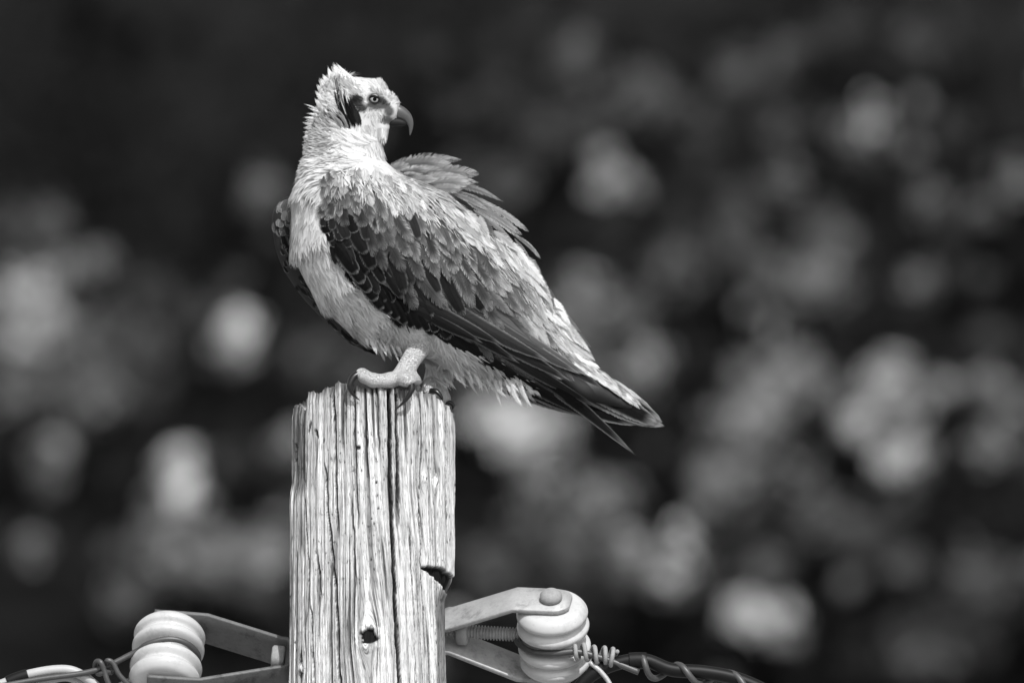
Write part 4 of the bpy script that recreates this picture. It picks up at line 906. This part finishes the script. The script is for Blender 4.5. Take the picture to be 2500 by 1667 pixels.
# ------------------------------------------------------------------ spool insulators in clevis brackets
def frame_of(axis, xhint):
    a = np.array(axis, float); a /= np.linalg.norm(a); x = np.array(xhint, float); x -= a * (x @ a); x /= np.linalg.norm(x); return x, a, np.cross(x, a)
def lathe(prof, cen, fr, seg=48):
    X, A, W = fr; pr = np.array(prof, float); ph = np.linspace(0, 2 * math.pi, seg, endpoint=False); n = len(pr)
    V = np.array(cen) + pr[:, None, 1, None] * A + pr[:, None, 0, None] * (np.cos(ph)[None, :, None] * X + np.sin(ph)[None, :, None] * W)
    return V.reshape(-1, 3), grid_faces(n, seg, True), np.zeros((0, 3), int)
SPOOL = [(0.1, 74), (40, 74), (60, 73), (74, 70), (83, 63), (88, 55), (86, 48), (79, 43), (77, 38), (84, 32), (89, 26), (87, 18), (76, 12), (66, 9), (58, 6), (55, 0)]
SPOOL = [(r, z * 1.28) for r, z in SPOOL]
SPOOL = smooth_path(SPOOL + [(r, -z) for r, z in SPOOL[-2::-1]], 3)
def strap(path, fr, width, thick, round_end=False):
    """flat bar: path is 2-D (x along X, y along A) centre line; swept across W"""
    X, A, W = fr; p = np.array(path, float); tg = np.gradient(p, axis=0); tg /= np.linalg.norm(tg, axis=1)[:, None]; nm = np.stack([-tg[:, 1], tg[:, 0]], -1); n = len(p)
    wid = np.broadcast_to(np.asarray(width, float), (n,)); b = 2.2; h = thick / 2
    sec = [(-1, -h, b), (-1, h, b), (1, h, b), (1, -h, b)]
    rings = []
    for (sx, sy, bb) in [(-1, -.6, 0), (-1, .6, 0), (-.96, 1, 0), (.96, 1, 0), (1, .6, 0), (1, -.6, 0), (.96, -1, 0), (-.96, -1, 0)]:
        q = p + nm * (sy * h); rings.append(q[:, :1] * X + q[:, 1:2] * A + (sx * wid / 2)[:, None] * W)
    V = np.stack(rings, 1).reshape(-1, 3); f = grid_faces(n, 8, True); caps = [np.array([list(range(7, -1, -1))]), np.array([[(n - 1) * 8 + j for j in range(8)]])]
    return V, f, caps
def add(name, parent, geo, cen, mat, smooth=False):
    V, f, rest = geo; fs = [f] + (rest if isinstance(rest, list) else [rest]); o = obj(name, mesh_np(name, P(V + np.array(cen)), fs, smooth=smooth), mat); keep(o, parent); return o
Z3 = np.zeros(3)

# -- left: seen from below
TL = R(40); frL = frame_of((0.09, -math.cos(TL), math.sin(TL)), (1, 0, 0)); cL = np.array([408, 1606, 0.0])
insL = empty('spool_insulator', tuple(P(cL)), 'white porcelain spool insulator seen from below, bare wire round its groove, left of the pole', 'insulator', 'insulators on the pole')
V, Q, T = lathe(SPOOL, cL, frL); o = obj('spool', mesh_np('spool', P(V), [Q]), M_PORC); keep(o, insL)
brL = empty('clevis_bracket', tuple(P(np.array([700, 1590, 0]))), 'dark weathered steel clevis bracket with square bolt head, left side of the pole', 'bracket', 'brackets on the pole')
def u_path(x0, xk, xe, gap0, gap1, r):
    """U strap from the +A arm end round the back to the -A arm end; xe back side"""
    top = [(x0, gap1), (xk, gap1), (xe - math.copysign(r, xe - xk), gap0)]
    pts = []
    a = np.array(smooth_path([(x0, gap1), ((x0 + xk) / 2, gap1), (xk, gap1 * .99)], 5)); b = np.linspace((xk, gap1 * .99), (xe - math.copysign(r * 1.3, xe - xk), gap0), 8)[1:]
    cc = []
    for q in np.linspace(0, 1, 8)[1:]:
        an = q * math.pi / 2; cc.append((xe - math.copysign(r, xe - xk) * (1 - math.sin(an)) , gap0 - r * (1 - math.cos(an))))
    half = np.concatenate([a, b, np.array(cc)]); low = half[::-1].copy(); low[:, 1] *= -1
    return np.concatenate([half, low])
pl = u_path(-40, 90, 303, 46, 104, 20)
add('strap', brL, strap(pl, frL, 108, 11), cL, M_DARKST)
X_, A_, W_ = frL
def box_geo(fr, cx, cy, cz, sx, sy, sz, bev=4):
    X, A, W = fr; out = []; 
    for z, ins in ((-sz, bev), (-sz + bev, 0), (sz - bev, 0), (sz, bev)):
        a, b = sx - ins, sy - ins; c = min(a, b) * .35
        for (u, v) in ((a, b - c), (a - c, b), (-a + c, b), (-a, b - c), (-a, -b + c), (-a + c, -b), (a - c, -b), (a, -b + c)):
            out.append((cx + z) * X + (cy + u) * A + (cz + v) * W)
    V = np.array(out); f = grid_faces(4, 8, True); return V, f, [np.array([list(range(7, -1, -1))]), np.array([[24 + j for j in range(8)]])]
add('bolt_head', brL, box_geo(frL, 272, 2, 24, 28, 28, 16), cL, M_RUST)
pin = lathe([(0.1, 132), (12, 131), (20, 126), (24, 118), (24, 110), (13, 109), (13, -109), (22, -110), (22, -118), (0.1, -120)], Z3, frL, 20); add('pin', brL, pin, cL, M_RUST, True)

# -- right: seen from above, axis leaning to the camera
TR = R(35); frR = frame_of((-0.06, -math.cos(TR), -math.sin(TR)), (1, .31, .0)); cR = np.array([1352, 1553, -48.0])
insR = empty('spool_insulator', tuple(P(cR)), 'white porcelain spool insulator with flanges tipped toward the camera, right of the pole', 'insulator', 'insulators on the pole')
V, Q, T = lathe(SPOOL, cR, frR); o = obj('spool', mesh_np('spool', P(V), [Q]), M_PORC); keep(o, insR)
brR = empty('clevis_bracket', tuple(P(np.array([1090, 1570, 0]))), 'pale galvanised clevis bracket with threaded bolt and domed pin, right of the pole', 'bracket', 'brackets on the pole')
pr_ = u_path(48, -90, -278, 34, 104, 18)
nP = len(pr_); wR = np.full(nP, 96.0); wR[0] = 50; wR[1] = 74; wR[2] = 90; wR[-1] = 50; wR[-2] = 74; wR[-3] = 90
add('strap', brR, strap(pr_, frR, wR, 12), cR, M_GALV)
pin = lathe([(0.1, 136), (10, 135.5), (20, 132), (27, 124), (28, 116), (24, 110), (13, 108), (13, -109), (22, -110), (22, -118), (0.1, -120)], Z3, frR, 24); add('pin', brR, pin, cR, M_RUST, True)
# threaded bolt and nut
Xr, Ar, Wr = frR
def thread():
    n = 300; s = np.linspace(-340, -85, n); rad = 15.5 + 2.6 * np.cos(np.arange(n) * 2 * math.pi / 9.0)
    ph = np.linspace(0, 2 * math.pi, 16, endpoint=False)
    V = s[:, None, None] * Xr + 0 * Ar + rad[:, None, None] * (np.cos(ph)[None, :, None] * Ar + np.sin(ph)[None, :, None] * Wr); V = V.reshape(-1, 3)
    return V, grid_faces(n, 16, True), [np.array([list(range(15, -1, -1))]), np.array([[(n - 1) * 16 + j for j in range(16)]])]
add('threaded_bolt', brR, thread(), cR, M_GALV, True)
add('nut', brR, box_geo(frR, -226, 0, 0, 28, 28, 15), cR, M_GALV)

# ------------------------------------------------------------------ wires and cables
def ring_path(cen, fr, r, h, a0, a1, n=40):
    X, A, W = fr; a = np.linspace(a0, a1, n); return np.array(cen) + h * A + r * (np.cos(a)[:, None] * X + np.sin(a)[:, None] * W)
def wire(name, parent, path, r, mat, per=6, label=None, cat=None, group=None, seg=12):
    p = smooth_path(path, per); V, Q, T = tube(p, r, seg); o = obj(name, mesh_np(name, P(V), [Q, T]), mat, label=label, cat=cat, group=group)
    if parent is not None: keep(o, parent)
    return o
def coil(center_path, rad, turns, n, phase=0.0):
    c = smooth_path(center_path, 12); m = np.linspace(0, len(c) - 1, n); c = np.stack([np.interp(m, np.arange(len(c)), c[:, k_]) for k_ in range(3)], -1)
    tg = np.gradient(c, axis=0); tg /= np.linalg.norm(tg, axis=1)[:, None]; u = np.cross(tg, np.array([0, 0, 1.0])); u /= np.linalg.norm(u, axis=1)[:, None]; v = np.cross(tg, u)
    a = np.linspace(0, turns * 2 * math.pi, n) + phase; rr = np.broadcast_to(rad, (n,)); return c + rr[:, None] * (np.cos(a)[:, None] * u + np.sin(a)[:, None] * v)
# left run
rg = ring_path(cL, frL, 60, 2, R(-170), R(130), 40)
lw = np.concatenate([np.array([(-160, 1722, -40), (0, 1672, -40), (95, 1656, -40), (230, 1636, -42), (300, 1600, -46)]), rg[::4]])
# follow the groove across the near side
near = [(-160, 1704, -44), (0, 1674, -44), (95, 1657, -44), (230, 1636, -46), (328, 1592, -40), (360, 1571, -62), (410, 1559, -66), (455, 1569, -58), (484, 1600, -30), (470, 1640, 20), (410, 1650, 46), (345, 1650, 30), (300, 1668, -10), (262, 1690, -40)]
wire('tie_wire', None, near, 7, M_WIRE, label='bare wire looped round the left insulator and running off to the lower left', cat='wire', group='wires tied to the insulators')
loop = [(318, 1674, -50), (290, 1645, -56), (276, 1618, -58), (262, 1612, -58), (262, 1628, -40), (272, 1640, -34), (256, 1640, -58), (240, 1644, -44), (232, 1628, -36), (236, 1614, -50), (246, 1616, -62), (254, 1634, -60), (262, 1660, -60), (276, 1690, -56)]
wire('wire_hook', None, loop, 6.5, M_WIRE, label='small hooked wire tie twisted on the bare wire left of the white insulator', cat='wire', group='wires tied to the insulators')
wire('service_cable', None, [(-160, 1700, -30), (-20, 1676, -30), (60, 1648, -30), (140, 1634, -30), (190, 1642, -30), (240, 1680, -30), (280, 1740, -30)], 12, M_GREYC, label='pale insulated cable arching at the lower left with black tape', cat='cable')
tp = wire('cable_tape', bpy.data.objects['service_cable'], [(18, 1664, -30), (42, 1654, -30), (68, 1646, -30)], 15, M_TAPE)
wire('cable_strand', bpy.data.objects['service_cable'], [(90, 1668, -10), (160, 1652, -6), (200, 1672, -4), (240, 1720, -2)], 10, M_GREYC)
# right run
gR = ring_path(cR, frR, 60, 0, 0, 6.28, 41)
wr = [tuple(gR[k_]) for k_ in (30, 26, 22, 18, 14)]
front = [(1290, 1548, 2), (1262, 1562, -38), (1296, 1590, -92), (1350, 1594, -118), (1405, 1590, -122), (1450, 1600, -122), (1500, 1616, -122), (1560, 1640, -122)]
wire('tie_wire', None, front, 8, M_WIRE, label='bare wire in the groove of the right insulator leading to the coil', cat='wire', group='wires tied to the insulators')
V, Q, T = tube(coil([(1402, 1590, -122), (1440, 1594, -122), (1480, 1600, -122), (1502, 1606, -122)], np.interp(np.linspace(0, 1, 160), [0, .2, .35, .5, .7, .85, 1], [15, 20, 16, 21, 18, 22, 17]), 5, 160), 5.5, 10)
obj('wire_coil', mesh_np('wire_coil', P(V), [Q, T]), M_RUST, label='grey wire wound in open coils beside the right insulator', cat='wire', group='wires tied to the insulators')
wire('dark_cable', None, [(1380, 1730, -108), (1425, 1664, -110), (1470, 1632, -112), (1530, 1613, -112), (1580, 1612, -112), (1640, 1634, -112), (1720, 1640, -112), (1800, 1656, -112), (1880, 1690, -112)], 17, M_BLACKC, label='thick black insulated cable arching away from the right insulator', cat='cable')
wire('tape_band', bpy.data.objects['dark_cable'], [(1536, 1612.5, -112), (1556, 1611.5, -112), (1578, 1612.2, -112)], 20.5, M_TAPE)
V, Q, T = tube(coil([(1560, 1622, -112), (1640, 1642, -112), (1740, 1652, -112), (1860, 1690, -112)], 22, 2.6, 160), 8, 10)
obj('twisted_strand', mesh_np('twisted_strand', P(V), [Q, T]), M_WIRE, label='bare neutral strand twisting round the thick black cable', cat='wire', group='wires tied to the insulators')
wire('stub_wire', None, [(1440, 1616, -124), (1468, 1640, -130), (1490, 1672, -134), (1500, 1720, -136)], 6, M_GALV, label='short bright wire stub dropping below the black cable', cat='wire', group='wires tied to the insulators')
